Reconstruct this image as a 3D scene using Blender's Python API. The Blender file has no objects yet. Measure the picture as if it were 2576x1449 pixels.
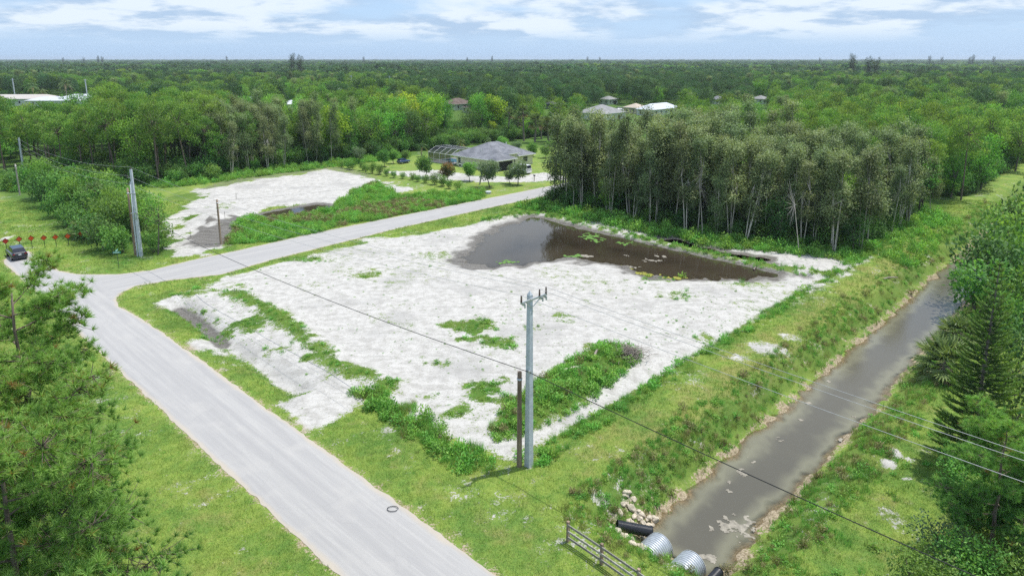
import bpy, bmesh, math, random
import numpy as np
from mathutils import Vector, Matrix
from mathutils.geometry import delaunay_2d_cdt
rad = math.radians
sc = bpy.context.scene
COL = sc.collection

# ------------------------------------------------------------------ camera
CAM_H = 27.0
F_PX, CX, CY, HOR = 1721.0, 1288.0, 519.0, 148.0      # drone lens, measured on a 2576 px wide view
PITCH = math.atan((CY - HOR) / F_PX)
cam = bpy.data.cameras.new("camera"); camo = bpy.data.objects.new("camera", cam); COL.objects.link(camo)
camo.location = (0, 0, CAM_H); camo.rotation_euler = (math.pi / 2 - PITCH, 0, 0)
cam.sensor_width = 36; cam.lens = 36 * F_PX / 2576; cam.shift_y = -(724.5 - CY) / 2576
cam.clip_start = 0.5; cam.clip_end = 30000
sc.camera = camo

# ------------------------------------------------------------------ sky, sun, exposure
SUN_AZ = Vector((0.93, 0.37)).normalized(); SUN_EL = rad(72)
w = bpy.data.worlds.new("World"); sc.world = w; w.use_nodes = True
nt = w.node_tree; nt.nodes.clear()
def N(nt, t, **kw):
    n = nt.nodes.new(t)
    for k, v in kw.items():
        if k.startswith('i_'):
            k = k[2:]; key = int(k) if k.isdigit() else k.replace('_', ' ')
            s = n.inputs[key]
            if hasattr(v, 'is_output'): nt.links.new(v, s)
            elif isinstance(v, bpy.types.Node): nt.links.new(v.outputs[0], s)
            else: s.default_value = v
        else: setattr(n, k, v)
    return n
def math_(nt, op, a, b=0.0, c=None, clamp=False):
    n = nt.nodes.new('ShaderNodeMath'); n.operation = op; n.use_clamp = clamp
    for i, v in enumerate((a, b) if c is None else (a, b, c)):
        if isinstance(v, bpy.types.Node): nt.links.new(v.outputs[0], n.inputs[i])
        elif hasattr(v, 'is_output'): nt.links.new(v, n.inputs[i])
        else: n.inputs[i].default_value = v
    return n.outputs[0]
def sstep(nt, v, lo, hi, a=0.0, b=1.0):
    n = N(nt, 'ShaderNodeMapRange', interpolation_type='SMOOTHSTEP')
    nt.links.new(v, n.inputs[0])
    for i, x in enumerate((lo, hi, a, b)): n.inputs[i + 1].default_value = x
    return n.outputs[0]
def mixc(nt, f, a, b, mode='MIX'):
    n = nt.nodes.new('ShaderNodeMix'); n.data_type = 'RGBA'; n.blend_type = mode
    for s, v in ((n.inputs[0], f), (n.inputs[6], a), (n.inputs[7], b)):
        if hasattr(v, 'is_output'): nt.links.new(v, s)
        elif isinstance(v, (int, float)): s.default_value = v
        else: s.default_value = (*v, 1) if len(v) == 3 else v
    return n.outputs[2]
sky = N(nt, 'ShaderNodeTexSky', sky_type='NISHITA', sun_disc=False, sun_elevation=SUN_EL,
        sun_rotation=math.atan2(SUN_AZ.x, SUN_AZ.y), air_density=1.0, dust_density=1.2, ozone_density=2.0, altitude=0)
tc = N(nt, 'ShaderNodeTexCoord')
nrm = N(nt, 'ShaderNodeVectorMath', operation='NORMALIZE', i_0=tc.outputs['Generated'])
sep = N(nt, 'ShaderNodeSeparateXYZ', i_0=nrm.outputs[0])
# cloud deck seen in perspective: flat coordinates divided by the height above the horizon
zz = math_(nt, 'ADD', math_(nt, 'MAXIMUM', sep.outputs[2], 0.0), 0.16)
cu = math_(nt, 'DIVIDE', sep.outputs[0], zz); cv = math_(nt, 'DIVIDE', sep.outputs[1], zz)
cvec = N(nt, 'ShaderNodeCombineXYZ', i_0=cu, i_1=cv)
c1 = N(nt, 'ShaderNodeTexNoise', i_Vector=cvec.outputs[0], i_Scale=0.75, i_Detail=6.0, i_Roughness=0.54, i_Lacunarity=2.1)
c2 = N(nt, 'ShaderNodeTexNoise', i_Vector=cvec.outputs[0], i_Scale=1.6, i_Detail=6.0, i_Roughness=0.6)
cov = sstep(nt, c1.outputs[0], 0.36, 0.52)
lite = sstep(nt, c2.outputs[0], 0.42, 0.56)
ccol = mixc(nt, lite, (2.7, 3.6, 4.8), (5.0, 5.5, 6.0))
low = sstep(nt, sep.outputs[2], 0.014, 0.045)              # clouds thin into the bright haze low down
hazec = mixc(nt, sstep(nt, sep.outputs[2], 0.0, 0.5), (2.8, 4.1, 5.9), (1.3, 2.4, 4.9))
base = mixc(nt, 0.8, sky.outputs[0], hazec)
skyc = mixc(nt, math_(nt, 'MULTIPLY', cov, math_(nt, 'MULTIPLY', low, 0.85)), base, ccol)
bg = N(nt, 'ShaderNodeBackground', i_Color=skyc, i_Strength=0.13)
N(nt, 'ShaderNodeOutputWorld', i_Surface=bg.outputs[0])

sun = bpy.data.lights.new("sun", 'SUN'); sun.energy = 3.7; sun.angle = rad(0.6); sun.color = (1.0, 0.955, 0.88)
suno = bpy.data.objects.new("sun", sun); COL.objects.link(suno)
sd = Vector((SUN_AZ.x * math.cos(SUN_EL), SUN_AZ.y * math.cos(SUN_EL), math.sin(SUN_EL)))
suno.rotation_euler = sd.to_track_quat('Z', 'Y').to_euler(); suno.location = (60, 40, 120)
vs = sc.view_settings
vs.view_transform = 'Standard'; vs.look = 'None'; vs.gamma = 1.0; vs.exposure = 0.44; vs.use_curve_mapping = False
sc.cycles.use_denoising = False
sc.cycles.max_bounces = 7; sc.cycles.diffuse_bounces = 3; sc.cycles.glossy_bounces = 3
sc.cycles.transparent_max_bounces = 12; sc.cycles.transmission_bounces = 5
sc.cycles.caustics_reflective = False; sc.cycles.caustics_refractive = False

# ------------------------------------------------------------------ layout helpers
# the place lies on a right-angled plat: a runs along canal and side road, b along the main road
CA = np.array((0.694, 0.720)); CB = np.array((-0.720, 0.694))
def W(a, b, z=None):
    x = a * CA[0] + b * CB[0]; y = a * CA[1] + b * CB[1]
    return (x, y) if z is None else (x, y, z)
def AB(x, y): return x * CA[0] + y * CA[1], x * CB[0] + y * CB[1]
def G(px, py, z=0.0):
    x = (px - CX) / F_PX; y = -(py - CY) / F_PX
    d = (x, math.cos(PITCH) + y * math.sin(PITCH), -math.sin(PITCH) + y * math.cos(PITCH))
    t = (z - CAM_H) / d[2]
    return d[0] * t, d[1] * t
def GP(pts, z=0.0): return np.array([G(*p, z) for p in pts])
ANG_A = math.atan2(CA[1], CA[0]); ANG_B = math.atan2(CB[1], CB[0])
rng = np.random.default_rng(7); random.seed(7)

def sdf(poly, X, Y):
    """signed distance to a polygon, negative inside"""
    X = np.asarray(X, float); Y = np.asarray(Y, float)
    d = np.full(X.shape, 1e18); ins = np.zeros(X.shape, bool)
    n = len(poly)
    for i in range(n):
        x0, y0 = poly[i]; x1, y1 = poly[(i + 1) % n]
        ex, ey = x1 - x0, y1 - y0
        t = np.clip(((X - x0) * ex + (Y - y0) * ey) / (ex * ex + ey * ey + 1e-12), 0, 1)
        d = np.minimum(d, (X - x0 - ex * t) ** 2 + (Y - y0 - ey * t) ** 2)
        c = (y0 > Y) != (y1 > Y)
        ins ^= c & (X < (x1 - x0) * (Y - y0) / ((y1 - y0) if abs(y1 - y0) > 1e-12 else 1e-12) + x0)
    d = np.sqrt(d)
    return np.where(ins, -d, d)
def pdist(line, X, Y):
    d = np.full(np.shape(X), 1e18)
    for (x0, y0), (x1, y1) in zip(line[:-1], line[1:]):
        ex, ey = x1 - x0, y1 - y0
        t = np.clip(((X - x0) * ex + (Y - y0) * ey) / (ex * ex + ey * ey + 1e-12), 0, 1)
        d = np.minimum(d, (X - x0 - ex * t) ** 2 + (Y - y0 - ey * t) ** 2)
    return np.sqrt(d)
def ss(x, lo, hi):
    t = np.clip((x - lo) / (hi - lo), 0, 1); return t * t * (3 - 2 * t)
_perm = np.random.default_rng(3).random((256, 256))
def vnoise(X, Y, s):
    x = np.asarray(X, float) * s + 1000.3; y = np.asarray(Y, float) * s + 1000.7
    xi = np.floor(x).astype(int); yi = np.floor(y).astype(int); fx = x - xi; fy = y - yi
    fx = fx * fx * (3 - 2 * fx); fy = fy * fy * (3 - 2 * fy)
    p = lambda i, j: _perm[(xi + i) & 255, (yi + j) & 255]
    return (p(0, 0) * (1 - fx) + p(1, 0) * fx) * (1 - fy) + (p(0, 1) * (1 - fx) + p(1, 1) * fx) * fy
def fbm(X, Y, s, o=4, g=0.5):
    r = 0; a = 1; t = 0
    for i in range(o):
        r = r + a * vnoise(np.asarray(X) + 17.1 * i, np.asarray(Y) - 9.7 * i, s * 2 ** i); t += a; a *= g
    return r / t

# ------------------------------------------------------------------ mesh helpers
class MB:
    def __init__(s): s.v = []; s.f = []; s.n = 0; s.t = []; s.m = []
    def add(s, v, f, t=0.5, mi=0):
        v = np.asarray(v, float).reshape(-1, 3); f = np.asarray(f, int)
        s.v.append(v); s.f.append(f + s.n); s.n += len(v); s.m.append(np.full(len(f), mi))
        s.t.append(np.broadcast_to(np.asarray(t, float), (len(v),)).copy()); return s
    def mesh(s, name, mats=(), smooth=False, tint=True):
        me = bpy.data.meshes.new(name)
        V = np.concatenate(s.v); nl = sum(f.size for f in s.f); nf = sum(len(f) for f in s.f)
        me.vertices.add(len(V)); me.vertices.foreach_set('co', V.ravel().astype(np.float32))
        me.loops.add(nl); me.loops.foreach_set('vertex_index', np.concatenate([f.ravel() for f in s.f]).astype(np.int32))
        cnt = np.concatenate([np.full(len(f), f.shape[1]) for f in s.f if len(f)])
        me.polygons.add(nf); me.polygons.foreach_set('loop_start', (np.cumsum(cnt) - cnt).astype(np.int32))
        me.polygons.foreach_set('loop_total', cnt.astype(np.int32))
        me.polygons.foreach_set('material_index', np.concatenate(s.m).astype(np.int32))
        me.polygons.foreach_set('use_smooth', np.full(nf, smooth))
        if tint:
            at = me.attributes.new('tint', 'FLOAT', 'POINT'); at.data.foreach_set('value', np.concatenate(s.t).astype(np.float32))
        for m in (mats if isinstance(mats, (list, tuple)) else [mats]): me.materials.append(m)
        me.update(calc_edges=True); me.validate(); return me
    # primitives
    def box(s, c, size, rz=0.0, t=0.5, mi=0, M=None):
        sx, sy, sz = (k / 2 for k in size)
        v = np.array([(x, y, z) for x in (-sx, sx) for y in (-sy, sy) for z in (-sz, sz)])
        if M is not None: v = v @ np.array(M.to_3x3()).T
        if rz: v = v @ np.array(((math.cos(rz), math.sin(rz), 0), (-math.sin(rz), math.cos(rz), 0), (0, 0, 1)))
        return s.add(v + np.array(c), [(0, 1, 3, 2), (4, 6, 7, 5), (0, 4, 5, 1), (2, 3, 7, 6), (0, 2, 6, 4), (1, 5, 7, 3)], t, mi)
    def bar(s, p, q, wd, ht=None, t=0.5, mi=0):
        p = np.array(p, float); q = np.array(q, float); d = q - p; L = np.linalg.norm(d); d /= L
        up = np.array((0, 0, 1.0)) if abs(d[2]) < 0.95 else np.array((1.0, 0, 0))
        x = np.cross(d, up); x /= np.linalg.norm(x); y = np.cross(x, d); h = ht or wd
        v = [e + x * i * wd / 2 + y * j * h / 2 for e in (p, q) for i, j in ((-1, -1), (1, -1), (1, 1), (-1, 1))]
        return s.add(v, [(3, 2, 1, 0), (4, 5, 6, 7), (0, 1, 5, 4), (1, 2, 6, 5), (2, 3, 7, 6), (3, 0, 4, 7)], t, mi)
    def tube(s, pts, rs, n=6, t=0.5, mi=0, cap=True):
        pts = np.asarray(pts, float); rs = np.broadcast_to(np.asarray(rs, float), (len(pts),))
        tg = np.gradient(pts, axis=0); tg /= np.linalg.norm(tg, axis=1)[:, None] + 1e-9
        ref = np.array((0, 0, 1.0)) if abs(tg[0][2]) < 0.9 else np.array((1.0, 0, 0))
        x = np.cross(tg, ref); x /= np.linalg.norm(x, axis=1)[:, None] + 1e-9; y = np.cross(tg, x)
        an = np.arange(n) * 2 * math.pi / n
        v = pts[:, None] + rs[:, None, None] * (np.cos(an)[None, :, None] * x[:, None] + np.sin(an)[None, :, None] * y[:, None])
        k = np.arange(len(pts) - 1)[:, None] * n; i = np.arange(n)[None]; j = (i + 1) % n
        f = np.stack([k + i, k + n + i, k + n + j, k + j], -1).reshape(-1, 4)
        s.add(v.reshape(-1, 3), f, t, mi)
        if cap and n > 2:
            s.f.append(np.array([list(range(s.n - n, s.n))[::-1]])); s.m.append(np.array([mi]))
        return s
    def leaves(s, P, D, L, Wd, t, mi=0, Nm=None):
        """kite shaped leaf faces starting at P along D"""
        n = len(P); D = D / (np.linalg.norm(D, axis=1)[:, None] + 1e-9)
        r = rng.normal(size=(n, 3)) if Nm is None else Nm; S = np.cross(D, r); S /= np.linalg.norm(S, axis=1)[:, None] + 1e-9
        L = np.broadcast_to(L, (n,))[:, None]; Wd = np.broadcast_to(Wd, (n,))[:, None]
        v = np.stack([P, P + D * L * .45 + S * Wd / 2, P + D * L, P + D * L * .45 - S * Wd / 2], 1).reshape(-1, 3)
        return s.add(v, (np.arange(n)[:, None] * 4 + np.arange(4)[None]), np.repeat(np.broadcast_to(t, (n,)), 4), mi)
    def needles(s, P, D, L, Wd, t, mi=0):
        n = len(P); D = D / (np.linalg.norm(D, axis=1)[:, None] + 1e-9)
        r = rng.normal(size=(n, 3)); S = np.cross(D, r); S /= np.linalg.norm(S, axis=1)[:, None] + 1e-9
        L = np.broadcast_to(L, (n,))[:, None]; Wd = np.broadcast_to(Wd, (n,))[:, None]
        v = np.stack([P + S * Wd / 2, P - S * Wd / 2, P + D * L], 1).reshape(-1, 3)
        return s.add(v, (np.arange(n)[:, None] * 3 + np.arange(3)[None]), np.repeat(np.broadcast_to(t, (n,)), 3), mi)
def link(name, data, parent=None, loc=None, rz=0.0):
    o = bpy.data.objects.new(name, data); COL.objects.link(o)
    if parent is not None: o.parent = parent
    if loc is not None: o.location = loc
    if rz: o.rotation_euler = (0, 0, rz)
    return o
def tag(o, label=None, cat=None, group=None, kind=None):
    for k, v in (('label', label), ('category', cat), ('group', group), ('kind', kind)):
        if v: o[k] = v
    return o
def empty(name, loc, rz=0.0, scale=None):
    o = bpy.data.objects.new(name, None); COL.objects.link(o); o.location = loc; o.rotation_euler = (0, 0, rz)
    o.empty_display_size = 0.3
    if scale is not None: o.scale = scale
    return o
def sph(n):
    v = rng.normal(size=(n, 3)); return v / np.linalg.norm(v, axis=1)[:, None]
# ------------------------------------------------------------------ materials
def newmat(name):
    m = bpy.data.materials.new(name); m.use_nodes = True; m.node_tree.nodes.clear(); return m, m.node_tree
def finish(nt, shader): N(nt, 'ShaderNodeOutputMaterial', i_Surface=shader)
def plain(name, c, rough=0.6, metal=0.0, spec=0.4, var=0.12, vscale=6.0, bump=0.0, coat=0.0):
    m, nt = newmat(name)
    tco = N(nt, 'ShaderNodeTexCoord')
    no = N(nt, 'ShaderNodeTexNoise', i_Vector=tco.outputs['Object'], i_Scale=vscale, i_Detail=6.0, i_Roughness=0.65)
    f = sstep(nt, no.outputs[0], 0.3, 0.7)
    col = mixc(nt, f, tuple(k * (1 - var) for k in c), tuple(min(1, k * (1 + var)) for k in c))
    p = N(nt, 'ShaderNodeBsdfPrincipled', i_Base_Color=col, i_Roughness=rough, i_Metallic=metal, i_Specular_IOR_Level=spec, i_Coat_Weight=coat)
    if bump:
        b = N(nt, 'ShaderNodeBump', i_Strength=bump, i_Distance=0.02, i_Height=no.outputs[0]); nt.links.new(b.outputs[0], p.inputs['Normal'])
    finish(nt, p.outputs[0]); return m
def foliage(name, dark, light, tip=None, trans=0.28, rough=0.55, vary=0.22, patch=0.0, spec=0.25, hue=0.05):
    """leaf material: colour from the leaf tint with its painted top highlights, a little different from plant to plant"""
    m, nt = newmat(name)
    at = N(nt, 'ShaderNodeAttribute', attribute_name='tint')
    oi = N(nt, 'ShaderNodeObjectInfo')
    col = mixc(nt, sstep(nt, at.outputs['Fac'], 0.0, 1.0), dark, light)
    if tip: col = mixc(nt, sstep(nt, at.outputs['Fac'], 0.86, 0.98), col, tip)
    hs = N(nt, 'ShaderNodeHueSaturation', i_Color=col)
    nt.links.new(math_(nt, 'MULTIPLY_ADD', oi.outputs['Random'], hue, 0.5 - hue / 2), hs.inputs['Hue'])
    r2 = math_(nt, 'FRACT', math_(nt, 'MULTIPLY', oi.outputs['Random'], 7.31))
    val = math_(nt, 'MULTIPLY_ADD', r2, 2 * vary, 1 - vary)
    if patch:
        ge = N(nt, 'ShaderNodeNewGeometry')
        no = N(nt, 'ShaderNodeTexNoise', i_Vector=ge.outputs['Position'], i_Scale=0.35, i_Detail=4.0)
        val = math_(nt, 'MULTIPLY', val, math_(nt, 'MULTIPLY_ADD', no.outputs[0], 2 * patch, 1 - patch))
    nt.links.new(val, hs.inputs['Value'])
    p = N(nt, 'ShaderNodeBsdfPrincipled', i_Base_Color=hs.outputs[0], i_Roughness=rough, i_Specular_IOR_Level=spec)
    t2 = mixc(nt, 1.0, hs.outputs[0], (1.25, 1.25, 0.6), 'MULTIPLY')
    tr = N(nt, 'ShaderNodeBsdfTranslucent', i_Color=t2)
    mx = N(nt, 'ShaderNodeMixShader', i_Fac=trans); nt.links.new(p.outputs[0], mx.inputs[1]); nt.links.new(tr.outputs[0], mx.inputs[2])
    finish(nt, mx.outputs[0]); return m
def bark(name, c1, c2, sc_=4.0, stretch=0.25):
    m, nt = newmat(name)
    tco = N(nt, 'ShaderNodeTexCoord')
    mp = N(nt, 'ShaderNodeMapping', i_Vector=tco.outputs['Object']); mp.inputs['Scale'].default_value = (1, 1, stretch)
    no = N(nt, 'ShaderNodeTexNoise', i_Vector=mp.outputs[0], i_Scale=sc_, i_Detail=7.0, i_Roughness=0.7)
    oi = N(nt, 'ShaderNodeObjectInfo')
    col = mixc(nt, sstep(nt, no.outputs[0], 0.32, 0.66), c1, c2)
    hs = N(nt, 'ShaderNodeHueSaturation', i_Color=col); nt.links.new(math_(nt, 'MULTIPLY_ADD', oi.outputs['Random'], 0.5, 0.72), hs.inputs['Value'])
    b = N(nt, 'ShaderNodeBump', i_Strength=0.6, i_Distance=0.03, i_Height=no.outputs[0])
    p = N(nt, 'ShaderNodeBsdfPrincipled', i_Base_Color=hs.outputs[0], i_Roughness=0.85, i_Normal=b.outputs[0], i_Specular_IOR_Level=0.2)
    finish(nt, p.outputs[0]); return m

def grass_colour(nt, pos, dry):
    """the turf's own patchiness, shared by the ground under it and the blades on it"""
    n1 = N(nt, 'ShaderNodeTexNoise', i_Vector=pos, i_Scale=0.16, i_Detail=3.0, i_Roughness=0.6)
    n2 = N(nt, 'ShaderNodeTexNoise', i_Vector=pos, i_Scale=1.1, i_Detail=4.0, i_Roughness=0.68)
    f = math_(nt, 'ADD', math_(nt, 'MULTIPLY', n1.outputs[0], 0.7), math_(nt, 'MULTIPLY', n2.outputs[0], 0.5))
    g = mixc(nt, sstep(nt, f, 0.42, 0.72), (0.125, 0.235, 0.045), (0.255, 0.345, 0.068))
    n3 = N(nt, 'ShaderNodeTexNoise', i_Vector=pos, i_Scale=0.45, i_Detail=4.0, i_Roughness=0.66)
    g = mixc(nt, math_(nt, 'MULTIPLY', sstep(nt, math_(nt, 'ADD', n3.outputs[0], math_(nt, 'MULTIPLY', dry, 0.5)), 0.58, 0.92), 0.8), g, (0.33, 0.30, 0.11))
    return g
def make_ground_mat():
    m, nt = newmat('turf_and_sand')
    ge = N(nt, 'ShaderNodeNewGeometry'); pos = ge.outputs['Position']
    A = lambda k: N(nt, 'ShaderNodeAttribute', attribute_name=k).outputs['Fac']
    sand, mud, lush, dry, shore = A('sand'), A('mud'), A('lush'), A('dry'), A('shore')
    nA = N(nt, 'ShaderNodeTexNoise', i_Vector=pos, i_Scale=0.9, i_Detail=6.0, i_Roughness=0.72)
    nB = N(nt, 'ShaderNodeTexNoise', i_Vector=pos, i_Scale=6.0, i_Detail=4.0, i_Roughness=0.7)
    nC = N(nt, 'ShaderNodeTexNoise', i_Vector=pos, i_Scale=24.0, i_Detail=2.0, i_Roughness=0.7)
    # turf
    g = grass_colour(nt, pos, dry)
    g = mixc(nt, math_(nt, 'MULTIPLY', lush, 0.85), g, (0.055, 0.135, 0.022))
    g = mixc(nt, sstep(nt, nC.outputs[0], 0.35, 0.62, 0.55, 0.0), g, (0.045, 0.075, 0.016))
    g = mixc(nt, sstep(nt, nB.outputs[0], 0.60, 0.74, 0.0, 0.45), g, (0.30, 0.26, 0.13))
    # sand: graded white quartz sand with grey fines
    s = mixc(nt, sstep(nt, nA.outputs[0], 0.34, 0.62), (0.375, 0.365, 0.345), (0.515, 0.505, 0.485))
    s = mixc(nt, sstep(nt, nB.outputs[0], 0.55, 0.68, 0.0, 0.75), s, (0.25, 0.245, 0.21))
    s = mixc(nt, sstep(nt, nC.outputs[0], 0.30, 0.45, 0.45, 0.0), s, (0.24, 0.23, 0.20))
    trk = N(nt, 'ShaderNodeMapping', i_Vector=pos); trk.inputs['Rotation'].default_value = (0, 0, 0.75); trk.inputs['Scale'].default_value = (0.22, 2.6, 1)
    nT = N(nt, 'ShaderNodeTexNoise', i_Vector=trk.outputs[0], i_Scale=1.0, i_Detail=3.0, i_Roughness=0.6)
    nL = N(nt, 'ShaderNodeTexNoise', i_Vector=pos, i_Scale=0.12, i_Detail=3.0, i_Roughness=0.6)
    s = mixc(nt, sstep(nt, nT.outputs[0], 0.34, 0.46, 0.35, 0.0), s, (0.29, 0.29, 0.27))
    s = mixc(nt, sstep(nt, nL.outputs[0], 0.50, 0.68, 0.0, 0.5), s, (0.30, 0.295, 0.285))
    s = mixc(nt, shore, s, mixc(nt, sstep(nt, nB.outputs[0], 0.4, 0.6), (0.20, 0.16, 0.10), (0.42, 0.35, 0.25)))
    # mask
    mk = math_(nt, 'ADD', sand, math_(nt, 'MULTIPLY', math_(nt, 'SUBTRACT', nA.outputs[0], 0.5), 1.7))
    mk = math_(nt, 'ADD', mk, math_(nt, 'MULTIPLY', math_(nt, 'SUBTRACT', nB.outputs[0], 0.5), 1.7))
    col = mixc(nt, sstep(nt, mk, 0.40, 0.58), g, s)
    md = mixc(nt, sstep(nt, math_(nt, 'ADD', math_(nt, 'MULTIPLY', nT.outputs[0], 0.4), math_(nt, 'MULTIPLY', nB.outputs[0], 0.6)), 0.38, 0.62), (0.085, 0.078, 0.068), (0.20, 0.19, 0.175))
    mm = math_(nt, 'ADD', mud, math_(nt, 'MULTIPLY', math_(nt, 'SUBTRACT', nA.outputs[0], 0.5), 0.9))
    mf = math_(nt, 'MULTIPLY', sstep(nt, mm, 0.30, 0.72), sstep(nt, mud, 0.02, 0.15))
    col = mixc(nt, mf, col, md)
    hgt = math_(nt, 'ADD', math_(nt, 'MULTIPLY', nB.outputs[0], 0.6), math_(nt, 'MULTIPLY', nC.outputs[0], 0.4))
    bp = N(nt, 'ShaderNodeBump', i_Strength=0.55, i_Distance=0.16, i_Height=hgt)
    p = N(nt, 'ShaderNodeBsdfPrincipled', i_Base_Color=col, i_Roughness=math_(nt, 'MULTIPLY_ADD', mf, -0.35, 0.95), i_Specular_IOR_Level=0.18, i_Normal=bp.outputs[0])
    finish(nt, p.outputs[0]); return m
def make_blade_mat(name, lushness=0.0, dryness=0.0, bright=1.0):
    m, nt = newmat(name)
    ge = N(nt, 'ShaderNodeNewGeometry'); at = N(nt, 'ShaderNodeAttribute', attribute_name='tint'); oi = N(nt, 'ShaderNodeObjectInfo')
    d = N(nt, 'ShaderNodeValue'); d.outputs[0].default_value = dryness
    g = grass_colour(nt, ge.outputs['Position'], d.outputs[0])
    g = mixc(nt, lushness, g, (0.13, 0.36, 0.06))
    hs = N(nt, 'ShaderNodeHueSaturation', i_Color=g)
    v = math_(nt, 'MULTIPLY', math_(nt, 'MULTIPLY_ADD', at.outputs['Fac'], 0.8, 0.62), math_(nt, 'MULTIPLY_ADD', oi.outputs['Random'], 0.4 * bright, 0.85 * bright))
    nt.links.new(v, hs.inputs['Value'])
    p = N(nt, 'ShaderNodeBsdfPrincipled', i_Base_Color=hs.outputs[0], i_Roughness=0.6, i_Specular_IOR_Level=0.2)
    tr = N(nt, 'ShaderNodeBsdfTranslucent', i_Color=hs.outputs[0])
    mx = N(nt, 'ShaderNodeMixShader', i_Fac=0.3); nt.links.new(p.outputs[0], mx.inputs[1]); nt.links.new(tr.outputs[0], mx.inputs[2])
    finish(nt, mx.outputs[0]); return m
def make_road_mat():
    m, nt = newmat('worn_chip_seal')
    ge = N(nt, 'ShaderNodeNewGeometry'); pos = ge.outputs['Position']
    uv = N(nt, 'ShaderNodeAttribute', attribute_name='lane').outputs['Vector']      # x along, y across
    mp = N(nt, 'ShaderNodeMapping', i_Vector=uv); mp.inputs['Scale'].default_value = (0.045, 1.3, 1)
    st = N(nt, 'ShaderNodeTexNoise', i_Vector=mp.outputs[0], i_Scale=1.0, i_Detail=6.0, i_Roughness=0.62)
    mp2 = N(nt, 'ShaderNodeMapping', i_Vector=uv); mp2.inputs['Scale'].default_value = (0.35, 5.0, 1)
    st2 = N(nt, 'ShaderNodeTexNoise', i_Vector=mp2.outputs[0], i_Scale=1.0, i_Detail=5.0, i_Roughness=0.7)
    nA = N(nt, 'ShaderNodeTexNoise', i_Vector=pos, i_Scale=0.35, i_Detail=6.0, i_Roughness=0.6)
    nB = N(nt, 'ShaderNodeTexNoise', i_Vector=pos, i_Scale=18.0, i_Detail=4.0, i_Roughness=0.75)
    c = mixc(nt, sstep(nt, st.outputs[0], 0.36, 0.64), (0.32, 0.317, 0.318), (0.39, 0.385, 0.378))
    c = mixc(nt, sstep(nt, st2.outputs[0], 0.42, 0.60, 0.3, 0.0), c, (0.29, 0.287, 0.292))
    c = mixc(nt, sstep(nt, nA.outputs[0], 0.50, 0.72, 0.0, 0.5), c, (0.41, 0.40, 0.385))
    c = mixc(nt, sstep(nt, nB.outputs[0], 0.40, 0.62, 0.35, 0.0), c, (0.30, 0.295, 0.29))
    edge = N(nt, 'ShaderNodeAttribute', attribute_name='edge').outputs['Fac']
    ed = math_(nt, 'ADD', edge, math_(nt, 'MULTIPLY', math_(nt, 'SUBTRACT', nA.outputs[0], 0.5), 0.6))
    c = mixc(nt, sstep(nt, ed, 0.55, 0.95, 0.0, 0.75), c, (0.42, 0.37, 0.30))
    crk = N(nt, 'ShaderNodeTexVoronoi', i_Vector=pos, i_Scale=0.16, feature='DISTANCE_TO_EDGE')
    wob = N(nt, 'ShaderNodeTexNoise', i_Vector=pos, i_Scale=0.8, i_Detail=3.0)
    va = N(nt, 'ShaderNodeVectorMath', operation='ADD'); nt.links.new(pos, va.inputs[0]); nt.links.new(wob.outputs['Color'], va.inputs[1]); nt.links.new(va.outputs[0], crk.inputs['Vector'])
    c = mixc(nt, sstep(nt, crk.outputs['Distance'], 0.002, 0.005, 0.14, 0.0), c, (0.22, 0.22, 0.22))
    bp = N(nt, 'ShaderNodeBump', i_Strength=0.3, i_Distance=0.03, i_Height=nB.outputs[0])
    p = N(nt, 'ShaderNodeBsdfPrincipled', i_Base_Color=c, i_Roughness=0.9, i_Specular_IOR_Level=0.2, i_Normal=bp.outputs[0])
    finish(nt, p.outputs[0]); return m
def make_water_mat(name, deep, shallow, alpha_lo, ripple=0.05, rscale=3.0, rough=0.04):
    """murky water: body colour, see-through where the 'depth' attribute is small"""
    m, nt = newmat(name)
    ge = N(nt, 'ShaderNodeNewGeometry'); dp = N(nt, 'ShaderNodeAttribute', attribute_name='depth').outputs['Fac']
    no = N(nt, 'ShaderNodeTexNoise', i_Vector=ge.outputs['Position'], i_Scale=rscale, i_Detail=5.0, i_Roughness=0.6)
    big = N(nt, 'ShaderNodeTexNoise', i_Vector=ge.outputs['Position'], i_Scale=0.22, i_Detail=4.0)
    df = math_(nt, 'ADD', dp, math_(nt, 'MULTIPLY', math_(nt, 'SUBTRACT', big.outputs[0], 0.5), 0.5))
    c = mixc(nt, sstep(nt, df, 0.1, 0.9), shallow, deep)
    bp = N(nt, 'ShaderNodeBump', i_Strength=ripple, i_Distance=0.1, i_Height=no.outputs[0])
    p = N(nt, 'ShaderNodeBsdfPrincipled', i_Base_Color=c, i_Roughness=rough, i_IOR=1.33, i_Specular_IOR_Level=0.5, i_Normal=bp.outputs[0])
    gl = N(nt, 'ShaderNodeBsdfGlossy', i_Roughness=rough, i_Normal=bp.outputs[0])
    fr = N(nt, 'ShaderNodeFresnel', i_IOR=1.33, i_Normal=bp.outputs[0])
    tr = N(nt, 'ShaderNodeBsdfTransparent', i_Color=(0.80, 0.76, 0.66, 1))
    cl = N(nt, 'ShaderNodeMixShader', i_Fac=fr.outputs[0]); nt.links.new(tr.outputs[0], cl.inputs[1]); nt.links.new(gl.outputs[0], cl.inputs[2])
    mx = N(nt, 'ShaderNodeMixShader', i_Fac=sstep(nt, dp, 0.0, alpha_lo)); nt.links.new(cl.outputs[0], mx.inputs[1]); nt.links.new(p.outputs[0], mx.inputs[2])
    finish(nt, mx.outputs[0]); return m

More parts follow.
